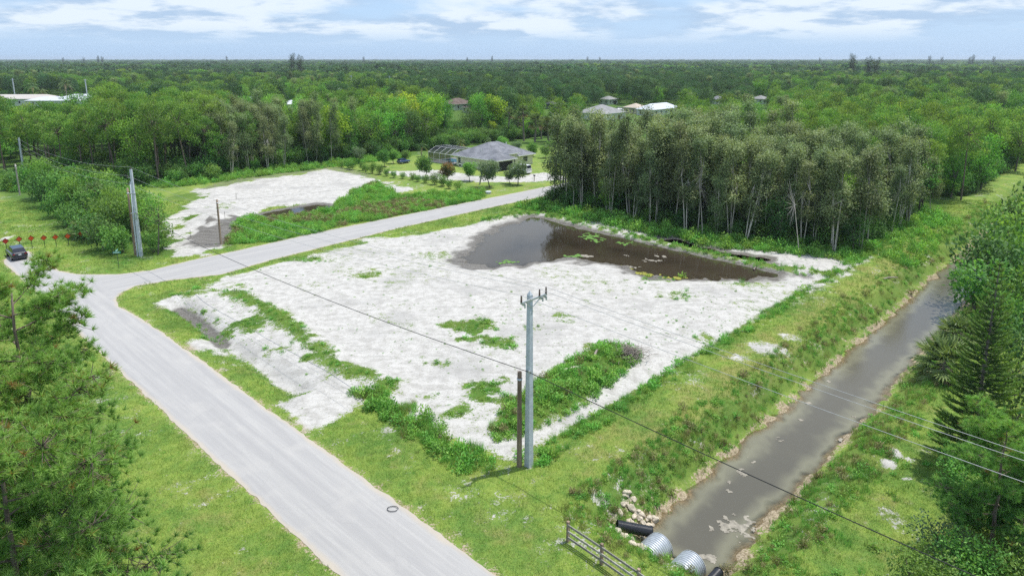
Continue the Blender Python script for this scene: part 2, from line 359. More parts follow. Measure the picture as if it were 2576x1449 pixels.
GROUND = make_ground_mat(); ROAD = make_road_mat()
BLADE = make_blade_mat('turf_blades', 0.0, 0.1, 1.25); LUSH = make_blade_mat('lush_weed', 0.75, 0.0, 1.25); DRYB = make_blade_mat('dry_weed', 0.1, 0.75)
WEED = foliage('weed_leaf', (0.085, 0.22, 0.042), (0.27, 0.52, 0.11), trans=0.38, patch=0.25)
WEED_B = foliage('brown_weed', (0.17, 0.14, 0.075), (0.28, 0.27, 0.12), trans=0.25, patch=0.3)
POND = make_water_mat('pond_water', (0.016, 0.012, 0.008), (0.045, 0.036, 0.024), 0.06, 0.03, 2.0, 0.02)
CANAL = make_water_mat('canal_water', (0.095, 0.089, 0.070), (0.20, 0.195, 0.135), 0.45, 0.06, 4.0, 0.06)
CONCRETE = plain('pale_concrete', (0.46, 0.50, 0.55), 0.8, var=0.14, vscale=2.5, bump=0.2)
WOODPOLE = bark('weathered_pole_wood', (0.16, 0.115, 0.08), (0.34, 0.26, 0.195), 3.0, 0.08)
GREYWOOD = bark('grey_rail_wood', (0.20, 0.19, 0.17), (0.38, 0.36, 0.32), 5.0, 0.3)
STEEL = plain('galvanised_steel', (0.52, 0.55, 0.58), 0.42, metal=0.55, var=0.12, vscale=5.0)
BLACKP = plain('black_plastic_pipe', (0.018, 0.02, 0.026), 0.35, spec=0.5, var=0.3)
BLACKW = plain('black_cable', (0.012, 0.013, 0.016), 0.5)
GREYW = plain('bare_aluminium_wire', (0.40, 0.41, 0.43), 0.45, metal=0.3)
INSUL = plain('brown_insulator', (0.11, 0.055, 0.05), 0.3, spec=0.5)
ROCK = plain('pale_limestone', (0.50, 0.44, 0.35), 0.9, var=0.35, vscale=2.2, bump=0.8)
RED = plain('red_reflective_sheet', (0.42, 0.030, 0.012), 0.4, var=0.06)
ORANGE = plain('orange_reflective_sheet', (0.50, 0.070, 0.012), 0.4, var=0.06)
DKGREEN = plain('green_post_paint', (0.02, 0.05, 0.025), 0.5)
SIGNG = plain('green_sign_sheet', (0.0, 0.20, 0.13), 0.4, var=0.05)
SIGNW = plain('white_sign_sheet', (0.55, 0.75, 0.68), 0.4, var=0.05)
DEADW = bark('dead_wood', (0.16, 0.13, 0.11), (0.36, 0.32, 0.29), 6.0, 0.3)
# ------------------------------------------------------------------ the lie of the land
LOT = GP([(1290,1152),(1400,1102),(1500,1042),(1700,932),(1850,842),(2000,772),(2130,692),(2195,650),(2180,638),(2000,617),(1880,603),(1700,585),
          (1560,560),(1400,540),(1340,535),(1250,549),(1130,578),(950,604),(800,638),(680,668),(560,698),(470,738),(375,768),(470,775),(540,850),
          (600,890),(700,950),(765,985),(685,1020),(770,1085),(850,1047),(910,1008),(960,988),(1010,1040),(1080,1088),(1180,1138)])
LOT2 = GP([(425,650),(440,600),(425,545),(480,505),(500,478),(640,452),(830,427),(900,440),(1060,478),(980,492),(830,513),(700,520),(620,545),(590,575),(560,625),(500,645)])
DRIVE = GP([(960,432),(1090,427),(1200,443),(1290,447),(1370,433),(1440,452),(1300,460),(1180,457),(1060,452)])
PONDP = GP([(1340,545),(1450,570),(1600,603),(1800,645),(1900,668),(1985,690),(1900,698),(1800,701),(1700,698),(1620,692),(1560,668),(1480,655),
            (1400,650),(1320,662),(1230,668),(1150,665),(1180,635),(1230,590)], -0.25)
TRENCH = GP([(1640,597),(1700,603),(1800,630),(1930,653),(1900,663),(1800,647),(1700,622)], -0.25)
DITCH2 = GP([(615,550),(700,530),(800,514),(845,518),(830,533),(720,549),(640,558)], -0.3)
MOUND = GP([(1238,1085),(1290,1010),(1400,930),(1500,880),(1560,872),(1605,905),(1560,945),(1450,1030),(1330,1090),(1260,1108)])
BERM = GP([(1230,556),(1300,540),(1340,537),(1400,546),(1500,572),(1600,597),(1800,641),(1960,676),(2090,694)])
RIDGE = GP([(480,745),(600,745),(700,800),(780,865),(860,930),(950,952),(990,975)])
SWALE = GP([(452,770),(500,800),(560,855),(640,905),(740,970)])
VERGE = GP([(575,615),(610,560),(700,548),(830,530),(900,480),(945,462),(1000,495),(1210,482),(1220,497),(1100,523),(900,560),(700,605)])
MUD2 = GP([(450,605),(500,575),(600,548),(650,585),(600,610),(540,625),(470,630)])
BACK2 = GP([(470,482),(560,452),(700,432),(830,415),(900,425),(1000,462),(900,445),(820,430),(640,455),(520,480)])
_mainL = [W(16.3, b) for b in (0, 30, 60, 90, 112)]
_end = [W(17.5, 115.0), W(20, 115.8)]
_far = [G(*p) for p in ((85,640),(120,664),(150,682),(200,690.5),(300,690.5),(380,680),(480,655),(600,630))]
_side = [W(a, b) for a, b in ((54.6,95.4),(90,95.4),(140,95.3),(210,95.3),(210,88.8),(140,88.9),(83,88.9),(65,88.4))]
_near = [G(*p) for p in ((680,655),(560,690),(430,705),(340,720),(302,738),(290,755),(300,771),(330,786))]
_mainR = [W(22.2, b) for b in (70, 50, 25, 0)]
ROADP = np.array(_mainL + _end + _far + _side + _near + _mainR)
PATCH_G = [(1190,825,70,24,.8),(1265,868,45,20,.7),(930,690,28,10,.6),(632,812,42,17,.8),(1215,972,50,22,.8),(1110,910,45,12,.5),(1420,800,34,14,.5),
           (680,790,26,12,.6),(1105,560,45,8,.5),(760,655,60,8,.6),(1500,870,40,12,.6),(1760,850,40,14,.5),(1290,1005,30,14,.6),(1150,1040,40,14,.6),
           (1080,1000,30,10,.5),(700,880,35,14,.5),(800,905,40,14,.7),(880,950,45,16,.8),(1030,820,30,12,.35),(960,800,34,12,.35),(1000,770,30,10,.3),
           (1640,700,60,9,.6),(1700,745,70,12,.45),(1250,690,40,8,.3),(1870,715,40,8,.4),(520,735,50,12,.5),(430,745,40,10,.8),(470,805,60,20,.95),(560,835,30,12,.6),
           (1100,640,50,8,.3),(850,680,40,10,.35),(780,720,34,10,.3),(600,720,40,10,.4),(1340,830,30,12,.4),(1180,905,24,9,.3),(1480,760,30,10,.3),
           (490,553,36,12,.9),(560,520,30,8,.5),(470,495,40,10,.9),(950,470,26,9,.8),(1000,450,40,6,.4)]
PATCH_S = [(515,862,48,22,.9),(560,880,30,14,.6),(1930,880,60,20,.75),(1860,905,30,10,.6),(1990,850,40,14,.5),(1700,940,30,10,.4),(1540,1260,22,16,.7),(1510,1240,24,18,.9),(1500,1300,30,9,.8),
           (2255,1125,16,14,1.),(2238,1150,20,14,1.),(2290,1140,16,10,.7),(2280,1185,12,8,.6),(2330,1120,22,8,.4),(950,603,60,8,.7),(1080,600,60,8,.5),
           (830,640,60,8,.6),(1105,1228,30,8,.35),(560,930,24,10,.4),(2020,1310,14,30,.5),(2180,1440,30,12,.4),(2390,690,20,12,.4),(10,600,14,10,.9),(1700,1000,10,8,.3)]
def ell(px, py, rx, ry):
    x, y = G(px, py); x1, _ = G(px + rx, py); _, y0 = G(px, py - ry); _, y1 = G(px, py + ry)
    return x, y, abs(x1 - x), abs(y0 - y1) / 2
PATCH_G = [(*ell(*p[:4]), p[4]) for p in PATCH_G]; PATCH_S = [(*ell(*p[:4]), p[4]) for p in PATCH_S]
CL, CR, CE = 20.3, 14.75, 31.7        # canal: left bank, right bank, culvert end
def fields(X, Y, full=True):
    X = np.asarray(X, float); Y = np.asarray(Y, float)
    a, b = AB(X, Y); R = {}
    near = (np.abs(X) < 160) & (Y < 260)
    nz = fbm(X, Y, 0.22, 4); n1 = fbm(X, Y, 0.5, 4); n2 = fbm(X, Y, 1.7, 3)
    z = (nz - 0.5) * 0.35 * ss(Y, 0, 30)
    sl, sr = sdf(ROADP, X, Y), None
    R['road'] = sl
    lot = sdf(LOT, X, Y); lot2 = sdf(LOT2, X, Y); pond = sdf(PONDP, X, Y)
    inlot = ss(-lot, -1, 2)
    z = z * (1 - 0.75 * inlot) + 0.06 * inlot + inlot * (n2 - 0.5) * 0.02
    # ridge, swale, berm, mound
    rd = pdist(RIDGE, X, Y); sw = pdist(SWALE, X, Y); bm = pdist(BERM, X, Y); mo = sdf(MOUND, X, Y)
    z = z + 0.35 * np.exp(-(rd / 1.6) ** 2) - 0.75 * np.exp(-(sw / 1.3) ** 2)
    lotr = np.abs(b - 28.6); z = z - 0.25 * np.exp(-((b - 29.6) / 1.0) ** 2) * ss(a, 28, 33) * ss(102 - a, 0, 4)
    z = z + 0.22 * np.exp(-((b - 26.5) / 2.5) ** 2) * ss(a, 30, 40)
    pn = pond + (n1 - 0.5) * 4.0 + (n2 - .5) * 1.0
    z = np.where(pond < 12, np.minimum(z, np.clip(-0.25 + 0.075 * pn, -0.85, 9)), z)
    tr = sdf(TRENCH, X, Y); trn = tr + (n1 - .5) * 2.5
    z = np.where(tr < 8, np.minimum(z, np.clip(-0.25 + 0.11 * trn, -0.7, 9)), z)
    d2 = sdf(DITCH2, X, Y); d2n = d2 + (n1 - .5) * 1.5
    z = np.where(d2 < 8, np.minimum(z, np.clip(-0.3 + 0.2 * d2n, -0.7, 9)), z)
    z = z + (0.30 + 0.40 * n1) * np.exp(-(bm / 1.1) ** 2)
    z = z + ss(-mo, -0.6, 2.2) * (0.35 + 1.1 * n1)
    l2 = ss(-lot2, -1, 3); pile = np.array(G(530, 556)); z = z + l2 * ((n1 - .5) * 0.5 + 0.15) + 1.1 * np.exp(-((X - pile[0]) ** 2 + (Y - pile[1]) ** 2) / 9.0)
    mp = np.array(G(600, 570)); z = z + (0.7 * n1 + .3) * np.exp(-((X - mp[0]) ** 2 + (Y - mp[1]) ** 2) / 14.0)
    # canal cut
    jit = (n1 - 0.5) * 1.5 + (n2 - 0.5) * 0.7
    cs = np.maximum(np.maximum(CR - b, b - CL), CE - a) + jit
    wl = np.where(b > CL, 3.4, np.where(b < CR, 3.2, 3.0)); wl = np.where((CE - a) > np.maximum(CR - b, b - CL), 3.4, wl)
    top = np.where(b < CR, -0.45, z)
    bank = -2.0 + (top + 2.0) * ss(cs, -0.6, wl)
    zc = np.where(cs < 0, np.maximum(-2.0 + cs * 0.45, -2.9) + 0.0, bank)
    z = np.where(cs < wl, np.minimum(zc, top), np.where(b < CR, z - 0.45 * ss(CR - b, 0, 2) * ss(b, -60, -10), z))
    z = np.where(near, z, 0.0)
    # roadbed
    z = z * ss(sl, 0.05, 2.0) - 0.025 * (1 - ss(sl, -0.3, 0.2))
    R['z'] = z; R['cs'] = cs; R['pond'] = pn; R['lot'] = lot; R['lot2'] = lot2; R['mound'] = mo
    if not full: return R
    # ---------------- what grows or lies where
    big = fbm(X, Y, 0.12, 3)
    sand = 0.05 + 0.27 * ss(fbm(X, Y, 0.42, 4), .56, .74)
    sand = np.maximum(sand, (0.98 - 0.30 * ss(fbm(X, Y, 0.09, 4), .46, .72)) * ss(-lot + (n1 - .5) * 2.0, -1.2, 1.2))
    sand = np.maximum(sand, 1.0 * ss(-lot2 + (n1 - .5) * 7.0, -1.5, 2.0)); sand = np.maximum(sand, 0.8 * ss(-sdf(DRIVE, X, Y) + (n1 - .5) * 3, -0.6, 0.8))
    green = np.zeros_like(X)
    for (x, y, rx, ry, s) in PATCH_G:
        q = np.sqrt(((X - x) / rx) ** 2 + ((Y - y) / ry) ** 2); green = np.maximum(green, s * ss(1.55 - q - (n1 - .5) * 2.2 - (n2 - .5) * 1.4, 0, 1.1))
    green = np.maximum(green, 0.85 * np.exp(-(rd / 1.4) ** 2) * ss(n1, .25, .52)); green = np.maximum(green, 0.95 * np.exp(-(bm / 1.2) ** 2) * ss(a, 62, 78) * ss(n1, .28, .5))
    green = np.maximum(green, 1.0 * ss(-mo, -0.8, 0.8)); green = np.maximum(green, ss(-sdf(VERGE, X, Y), -1, 1))
    green = np.maximum(green, 0.85 * np.exp(-((b - 28.4) / 1.0) ** 2) * ss(a, 30, 36) * ss(n1, .3, .55))
    sand = sand * (1 - green)
    for (x, y, rx, ry, s) in PATCH_S:
        q = np.sqrt(((X - x) / rx) ** 2 + ((Y - y) / ry) ** 2); sand = np.maximum(sand, s * ss(1.4 - q, 0, 1.0))
    shore = ss(2.0 - np.abs(cs), 0, 1.0); sand = np.maximum(sand, (0.25 + 0.55 * ss(n1, .35, .6)) * ss(0.9 - np.abs(cs - 0.05), 0, 0.8)); sand = np.where(cs < -0.2, 0.8, sand)
    sand = np.maximum(sand, 0.50 * ss(0.7 - sl, 0.0, 0.7)); shore = np.maximum(shore, ss(0.9 - sl, 0, .5) * (1 - inlot)); sand = np.where((np.abs(X) > 170) | (Y > 250), 0.05, sand)
    mud = np.zeros_like(X)
    mud = np.maximum(mud, 0.85 * ss(4.5 - pn, 0, 5.0)); mud = np.maximum(mud, 0.9 * ss(2.5 - trn, 0, 2.5)); mud = np.maximum(mud, .8 * ss(1.4 - d2n, 0, 1.2))
    mud = np.maximum(mud, 1.0 * np.exp(-(pdist(SWALE[:3], X, Y) / 0.9) ** 2)); mud = np.maximum(mud, .85 * ss(-sdf(MUD2, X, Y) + (n1 - .5) * 6 + (n2 - .5) * 2, -1.5, 2.0)); mud = np.maximum(mud, 0.5 * ss(-sdf(BACK2, X, Y), -2, 2))
    mud = mud * (1 - 0.8 * np.exp(-(bm / 1.0) ** 2)); mud = np.maximum(mud, 0.55 * ss(-cs, 0.2, 1.2))
    lush = np.zeros_like(X)
    lush = np.maximum(lush, green * 0.85); lush = np.maximum(lush, ss(a, 95, 99) * ss(b, 27, 30) * ss(86 - b, 0, 2))
    lush = np.maximum(lush, ss(b, 152, 157) * ss(a, 28, 32)); lush = np.maximum(lush, ss(Y, 190, 215)); lush = np.maximum(lush, ss(-X, 105, 125) * 0.6)
    lush = np.maximum(lush, 0.55 * ss(3.6 - cs, 0, 2) * ss(cs, 0.2, 0.8)); lush = np.maximum(lush, ss(a, 24, 28) * ss(b, 97, 101) * ss(42 - a, 0, 6))
    lawn = np.maximum(np.exp(-((a - 140) / 22) ** 2 - ((b - 118) / 26) ** 2), np.exp(-((a - 112) / 16) ** 2 - ((b - 108) / 14) ** 2))
    lush = lush * (1 - np.clip(lawn * 1.3, 0, 1))
    dry = 0.22 + 0.35 * ss(3.5 - np.abs(b - 24.5), 0, 3) * ss(a, 28, 40) * ss(130 - a, 0, 40) + 0.25 * (big - .5)
    R.update(shore=shore, sand=sand, mud=mud, lush=lush, dry=dry, green=green); return R
def zat(x, y): return float(fields(np.array([x]), np.array([y]), False)['z'][0])
def zats(X, Y): return fields(X, Y, False)['z']

# ------------------------------------------------------------------ terrain mesh (one height field, cut into named pieces)
def lines(segs):
    out = [segs[0][0]]
    for (lo, hi, st0, st1) in segs:
        x = lo; L = hi - lo
        while x < hi - 1e-6:
            x += st0 + (st1 - st0) * (x - lo) / L; out.append(min(x, hi))
    return np.array(sorted(set(np.round(out, 4))))
ys = lines([(-40, 26, 8, 1.5), (26, 60, .30, .30), (60, 125, .32, .55), (125, 210, .7, 2.0), (210, 500, 3, 30), (500, 9000, 60, 1600)])
xs = np.concatenate([-lines([(75, 125, .6, 2.0), (125, 400, 3, 30), (400, 9000, 60, 2000)])[::-1], lines([(-75, 75, .42, .42)])[1:-1], lines([(75, 125, .5, 2.0), (125, 400, 3, 30), (400, 9000, 60, 2000)])])
XX, YY = np.meshgrid(xs, ys); shp = XX.shape
FD = fields(XX.ravel(), YY.ravel())
V = np.stack([XX.ravel(), YY.ravel(), FD['z']], 1)
ny, nx = shp; idx = np.arange(ny * nx).reshape(shp)
quads = np.stack([idx[:-1, :-1], idx[:-1, 1:], idx[1:, 1:], idx[1:, :-1]], -1).reshape(-1, 4)
fc = V[quads].mean(1)
cl_lot = sdf(LOT, fc[:, 0], fc[:, 1]) < 0; cl_lot2 = sdf(LOT2, fc[:, 0], fc[:, 1]) < 0
cl_bank = FD['cs'][quads].mean(1) < 3.2
part = np.where(cl_lot, 1, np.where(cl_lot2, 2, np.where(cl_bank & (np.abs(fc[:, 0]) < 150) & (fc[:, 1] < 200), 3, 0)))
for k, nm in enumerate(('ground', 'sandy_lot', 'cleared_lot_ground', 'canal_bank')):
    q = quads[part == k]; used, inv = np.unique(q, return_inverse=True)
    mb = MB(); mb.add(V[used], inv.reshape(-1, 4)); me = mb.mesh(nm, GROUND, smooth=True, tint=False)
    for key in ('sand', 'mud', 'lush', 'dry', 'shore'):
        at = me.attributes.new(key, 'FLOAT', 'POINT'); at.data.foreach_set('value', FD[key][used].astype(np.float32))
    tag(link(nm, me), kind='structure')

# ------------------------------------------------------------------ roads
def resample(poly, step):
    out = []
    for p, q in zip(poly, np.roll(poly, -1, 0)):
        n = max(1, int(np.linalg.norm(q - p) / step)); out += [p + (q - p) * i / n for i in range(n)]
    return np.array(out)
def sheet(poly, step, z, jitter=0.0):
    bd = resample(np.asarray(poly, float), step)
    if jitter:
        nrm_ = np.roll(bd, -1, 0) - np.roll(bd, 1, 0); nrm_ = np.stack([nrm_[:, 1], -nrm_[:, 0]], 1) / (np.linalg.norm(nrm_, axis=1)[:, None] + 1e-9)
        bd = bd + nrm_ * ((fbm(bd[:, 0], bd[:, 1], 0.9, 4, .65) - .5) * 2 * jitter)[:, None]
    lo, hi = bd.min(0), bd.max(0); g = step * 1.6
    gx, gy = np.meshgrid(np.arange(lo[0], hi[0], g), np.arange(lo[1], hi[1], g)); gx, gy = gx.ravel(), gy.ravel()
    k = sdf(poly, gx, gy) < -step * 1.1 - jitter
    pts = [Vector(p) for p in bd] + [Vector((x, y)) for x, y in zip(gx[k], gy[k])]
    n = len(bd)
    vv, ee, ff, *_ = delaunay_2d_cdt(pts, [(i, (i + 1) % n) for i in range(n)], [list(range(n))], 1, 1e-5)
    P = np.array([(v.x, v.y) for v in vv]); tri = np.array([f for f in ff if len(f) == 3])
    zz_ = np.full(len(P), z) if np.isscalar(z) else z(P[:, 0], P[:, 1])
    return np.column_stack([P, zz_]), tri
v, f = sheet(ROADP, 0.45, 0.0, 0.22)
a_, b_ = AB(v[:, 0], v[:, 1]); rsd = -sdf(ROADP, v[:, 0], v[:, 1])
v[:, 2] = 0.006 + 0.06 * ss(rsd, 0, 2.5)
mb = MB().add(v, f); me = mb.mesh('road', ROAD, smooth=True, tint=False)
main = a_ < 22.3
lane = np.stack([np.where(main, b_, a_), np.where(main, a_, b_), np.where(main, 0.0, 50.0)], 1)
me.attributes.new('lane', 'FLOAT_VECTOR', 'POINT').data.foreach_set('vector', lane.ravel().astype(np.float32))
me.attributes.new('edge', 'FLOAT', 'POINT').data.foreach_set('value', np.clip(1 - rsd / 0.9, 0, 1).astype(np.float32))
tag(link('road', me), kind='structure')

# ------------------------------------------------------------------ water
def water(name, a0, a1, b0, b1, level, m, st, inside=None):
    A_, B_ = np.meshgrid(np.arange(a0, a1, st), np.arange(b0, b1, st)); X_, Y_ = W(A_.ravel(), B_.ravel())
    dp = level - zats(X_, Y_)
    I = np.arange(A_.size).reshape(A_.shape); q = np.stack([I[:-1, :-1], I[:-1, 1:], I[1:, 1:], I[1:, :-1]], -1).reshape(-1, 4)
    k = dp[q].max(1) > -0.12
    if inside is not None:
        c = q.mean(1); k &= inside(X_[q].mean(1), Y_[q].mean(1))
    q = q[k]; used, inv = np.unique(q, return_inverse=True)
    mb = MB().add(np.stack([X_[used], Y_[used], np.full(len(used), level)], 1), inv.reshape(-1, 4)); me = mb.mesh(name, m, smooth=True, tint=False)
    me.attributes.new('depth', 'FLOAT', 'POINT').data.foreach_set('value', np.clip(dp[used], 0, 2).astype(np.float32))
    return tag(link(name, me), kind='structure')
pl = AB(PONDP[:, 0], PONDP[:, 1])
water('pond_water', pl[0].min() - 6, pl[0].max() + 5, pl[1].min() - 6, pl[1].max() + 6, -0.25, POND, 0.6, lambda x, y: sdf(PONDP, x, y) < 5)
tl = AB(TRENCH[:, 0], TRENCH[:, 1])
water('trench_water', tl[0].min() - 2, tl[0].max() + 3, tl[1].min() - 3, tl[1].max() + 3, -0.25, POND, 0.5, lambda x, y: (sdf(TRENCH, x, y) < 2.5) & (sdf(PONDP, x, y) > 1.2))
dl = AB(DITCH2[:, 0], DITCH2[:, 1])
water('ditch_water', dl[0].min() - 2, dl[0].max() + 2, dl[1].min() - 2, dl[1].max() + 2, -0.3, POND, 0.5, lambda x, y: sdf(DITCH2, x, y) < 2)
water('canal_water', CE - 1.2, 210, CR - 1.5, CL + 1.5, -2.0, CANAL, 0.4)
# ------------------------------------------------------------------ plants: one set of meshes per kind, shared by all copies
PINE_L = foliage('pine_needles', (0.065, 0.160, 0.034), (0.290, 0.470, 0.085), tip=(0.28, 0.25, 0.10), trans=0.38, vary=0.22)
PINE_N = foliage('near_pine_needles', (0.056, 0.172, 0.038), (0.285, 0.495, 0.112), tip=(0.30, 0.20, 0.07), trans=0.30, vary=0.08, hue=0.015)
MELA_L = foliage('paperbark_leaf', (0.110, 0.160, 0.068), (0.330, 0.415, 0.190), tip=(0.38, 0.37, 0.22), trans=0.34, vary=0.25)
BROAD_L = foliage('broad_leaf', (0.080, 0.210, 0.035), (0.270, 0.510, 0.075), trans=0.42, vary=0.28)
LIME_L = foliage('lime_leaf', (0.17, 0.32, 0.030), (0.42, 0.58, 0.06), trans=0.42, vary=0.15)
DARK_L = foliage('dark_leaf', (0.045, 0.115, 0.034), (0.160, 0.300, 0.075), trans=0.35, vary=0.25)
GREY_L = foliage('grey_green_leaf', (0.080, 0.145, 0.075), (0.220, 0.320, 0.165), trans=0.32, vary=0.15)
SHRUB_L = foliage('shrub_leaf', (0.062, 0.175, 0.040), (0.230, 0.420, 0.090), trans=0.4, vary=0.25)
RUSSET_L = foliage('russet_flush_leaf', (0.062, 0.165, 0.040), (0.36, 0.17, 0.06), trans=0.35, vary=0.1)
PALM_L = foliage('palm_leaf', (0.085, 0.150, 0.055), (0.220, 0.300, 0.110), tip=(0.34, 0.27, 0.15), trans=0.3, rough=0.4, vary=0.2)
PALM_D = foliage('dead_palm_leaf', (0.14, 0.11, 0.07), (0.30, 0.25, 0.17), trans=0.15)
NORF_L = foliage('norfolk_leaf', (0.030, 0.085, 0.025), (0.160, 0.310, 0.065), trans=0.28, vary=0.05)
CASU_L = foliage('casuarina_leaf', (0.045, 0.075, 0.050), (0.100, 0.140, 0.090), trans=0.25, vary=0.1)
PINE_B = bark('pine_bark', (0.10, 0.075, 0.058), (0.23, 0.185, 0.155)); MELA_B = bark('paperbark_bark', (0.30, 0.27, 0.23), (0.56, 0.52, 0.46))
BARK = bark('grey_brown_bark', (0.10, 0.085, 0.068), (0.22, 0.20, 0.17)); PALM_B = bark('palm_trunk_bark', (0.14, 0.12, 0.10), (0.30, 0.27, 0.23), 6.0, 1.5)

def bez(p0, p1, p2, n):
    t = np.linspace(0, 1, n)[:, None]; return (1 - t) ** 2 * p0 + 2 * t * (1 - t) * p1 + t * t * p2
def tufts(mb, P, D, L, nn, wd, t, spread=0.85):
    n = len(P); k = np.repeat(np.arange(n), nn)
    d = D[k] * 0.75 + sph(len(k)) * spread
    mb.needles(P[k] + sph(len(k)) * L * 0.06, d, L * rng.uniform(.7, 1.1, len(k)), wd, np.clip(np.repeat(t, nn) + rng.normal(0, .08, len(k)), 0, 1))
def pine(h, cr, crown0, ntuft, nn, tl, wd, m=None, lean=0.3, seed=0, flat=0.62, stubs=True):
    """slash pine: bare pole, open rounded head of needle tufts carried on upswept limbs"""
    global rng; rng = np.random.default_rng(seed)
    tk, cr_ = MB(), MB(); ph = rng.uniform(0, 6.3)
    zt = np.linspace(0, 1, 9); off = np.stack([np.cos(ph) * lean * zt ** 2, np.sin(ph) * lean * zt ** 2, zt * h], 1) + np.c_[rng.normal(0, .06, (9, 2)) * zt[:, None], np.zeros(9)]
    r0 = 0.013 * h + 0.02; tk.tube(off, r0 * (1 - zt * 0.86), 7)
    nb = 26; P = []; D = []
    for i in range(nb):
        u = (i + rng.uniform(0, .8)) / nb; z0 = h * (crown0 + (1 - crown0) * u * 0.97); q = (z0 / h - crown0) / (1 - crown0)
        R = cr * math.sqrt(max(0.05, 1 - ((q - 0.33) / 0.72) ** 2)) * rng.uniform(.65, 1.1)
        az = i * 2.4 + rng.normal(0, .4); c = np.array([np.interp(z0, off[:, 2], off[:, 0]), np.interp(z0, off[:, 2], off[:, 1]), z0])
        e = c + np.array([math.cos(az) * R, math.sin(az) * R, R * (0.15 + 0.5 * q) + rng.normal(0, .2)]); mid = (c + e) / 2 + np.array([0, 0, -R * 0.14])
        pb = bez(c, mid, e, 6); cr0 = r0 * 0.34 * (1 - q * .6); tk.tube(pb, np.linspace(cr0, cr0 * .3, 6), 4, cap=False)
        m_ = max(4, int(ntuft / nb * (0.5 + R / cr * .7)))
        t_ = 1.02 - .72 * rng.random(m_) ** 1.5; base_ = np.array([np.array([np.interp(tt, np.linspace(0, 1, 6), pb[:, j]) for j in range(3)]) for tt in t_])
        sp = R * flat * (0.25 + 0.30 * t_)[:, None]; jit = np.clip(rng.normal(0, .85, (m_, 3)), -1.3, 1.3) * np.array([.55, .55, .38]) * sp
        pts = base_ + jit; P.append(pts); dd = (e - c) / np.linalg.norm(e - c); D.append(dd * 0.35 + np.array([0, 0, .75]) + jit * .5)
        if stubs and wd < 0.03:
            for p, b0 in zip(pts[::2], base_[::2]): tk.tube(np.array([b0, (b0 + p) / 2 + [0, 0, -.05], p]), [.02, .015, .01], 3, cap=False)
    P = np.concatenate(P); D = np.concatenate(D); D /= np.linalg.norm(D, axis=1)[:, None]
    t = np.clip(0.25 + 0.5 * (P[:, 2] - h * crown0) / (h * (1 - crown0)) + rng.normal(0, .16, len(P)), 0, .85); t[rng.random(len(P)) < .02] = 1.0  # needle tint lightens towards the crown top
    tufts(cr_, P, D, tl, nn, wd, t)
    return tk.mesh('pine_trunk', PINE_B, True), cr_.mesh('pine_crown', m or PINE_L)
def lobes_tree(h, trunk_h, lob, nleaf, ls, lw, m, bm, r0, seed, droop=0.0, nstem=1, shell=0.45, stem_lean=0.5, bare=0):
    """stems, limbs to each lobe, and leaf faces spread through every lobe's volume; lob: (x,y,z,rx,rz)"""
    global rng; rng = np.random.default_rng(seed)
    tk, cr = MB(), MB(); tops = []
    for s in range(nstem):
        az = s * 6.283 / max(1, nstem) + rng.uniform(0, 1); b0 = np.array([math.cos(az), math.sin(az), 0]) * (0.0 if nstem == 1 else r0 * 1.5)
        tp = b0 + np.array([math.cos(az) * stem_lean * rng.uniform(.3, 1), math.sin(az) * stem_lean * rng.uniform(.3, 1), trunk_h * rng.uniform(.85, 1.05)])
        md = (b0 + tp) / 2 + np.r_[rng.normal(0, .18, 2) * stem_lean, 0]; tk.tube(bez(b0, md, tp, 7), np.linspace(r0, r0 * .55, 7), 6); tops.append(tp)
    vol = np.array([l[3] ** 2 * l[4] for l in lob]); cnt = np.maximum(8, (nleaf * vol ** .8 / (vol ** .8).sum()).astype(int))
    for (x, y, z, rx, rz), n in zip(lob, cnt):
        c = np.array([x, y, z]); tp = min(tops, key=lambda q: np.linalg.norm(q - c))
        tk.tube(bez(tp, (tp + c) / 2 + np.array([0, 0, rng.uniform(-.1, .4)]), c + [0, 0, rz * .4], 5), np.linspace(r0 * .5, r0 * .1, 5), 4, cap=False)
        d = sph(n); rr = rng.random(n) ** shell; rr *= 0.72 + 0.5 * vnoise(d[:, 0] * 2 + x, d[:, 1] * 2 + d[:, 2] * 2 + y, 1.3)
        P = c + d * rr[:, None] * np.array([rx, rx, rz])
        D = d * .6 + rng.normal(0, .6, (n, 3)) + np.array([0, 0, .15 - droop])
        lt = rng.uniform(-.14, .14); t = np.clip(.38 + lt + .22 * d[:, 2] + rng.normal(0, .16, n), 0, 1)  # upward side of each lobe tinted lighter, highlights painted in
        cr.leaves(P, D, ls * rng.uniform(.7, 1.3, n), lw * rng.uniform(.7, 1.3, n), t, Nm=d * .55 + np.array([0, 0, .75]) + rng.normal(0, .45, (n, 3)))
    return tk.mesh('tree_trunk', bm, True), cr.mesh('tree_crown', m)
def rl(seed, n, R, z0, z1, lr, lz, top=0.6):
    g = np.random.default_rng(seed); o = []
    for i in range(n):
        az = i * 2.4 + g.uniform(-.5, .5); u = (i + .5) / n; z = z0 + (z1 - z0) * u; q = math.sqrt(max(.02, 1 - (2 * u - 1) ** 2 * top)) if u > .3 else .55 + u
        r = R * q * g.uniform(.35, 1.0); k = g.uniform(.75, 1.2); o.append((math.cos(az) * r, math.sin(az) * r, z, lr * k, lz * k))
    return o
def melaleuca(h, seed, nl=4200, n=16):
    g = np.random.default_rng(seed); lob = []
    for i in range(n):
        u = (i + .5) / n; z = h * (.30 + .67 * u); r = 1.25 * math.sin(min(1, u * 1.1 + .22) * 2.9) + .15; az = g.uniform(0, 6.3)
        lob.append((math.cos(az) * r, math.sin(az) * r, z, g.uniform(.95, 1.6), g.uniform(.9, 1.5)))
    return lobes_tree(h, h * .62, lob, nl, .31, .14, MELA_L, MELA_B, .10, seed, droop=.5, nstem=1 + seed % 3, stem_lean=.9, shell=.6)
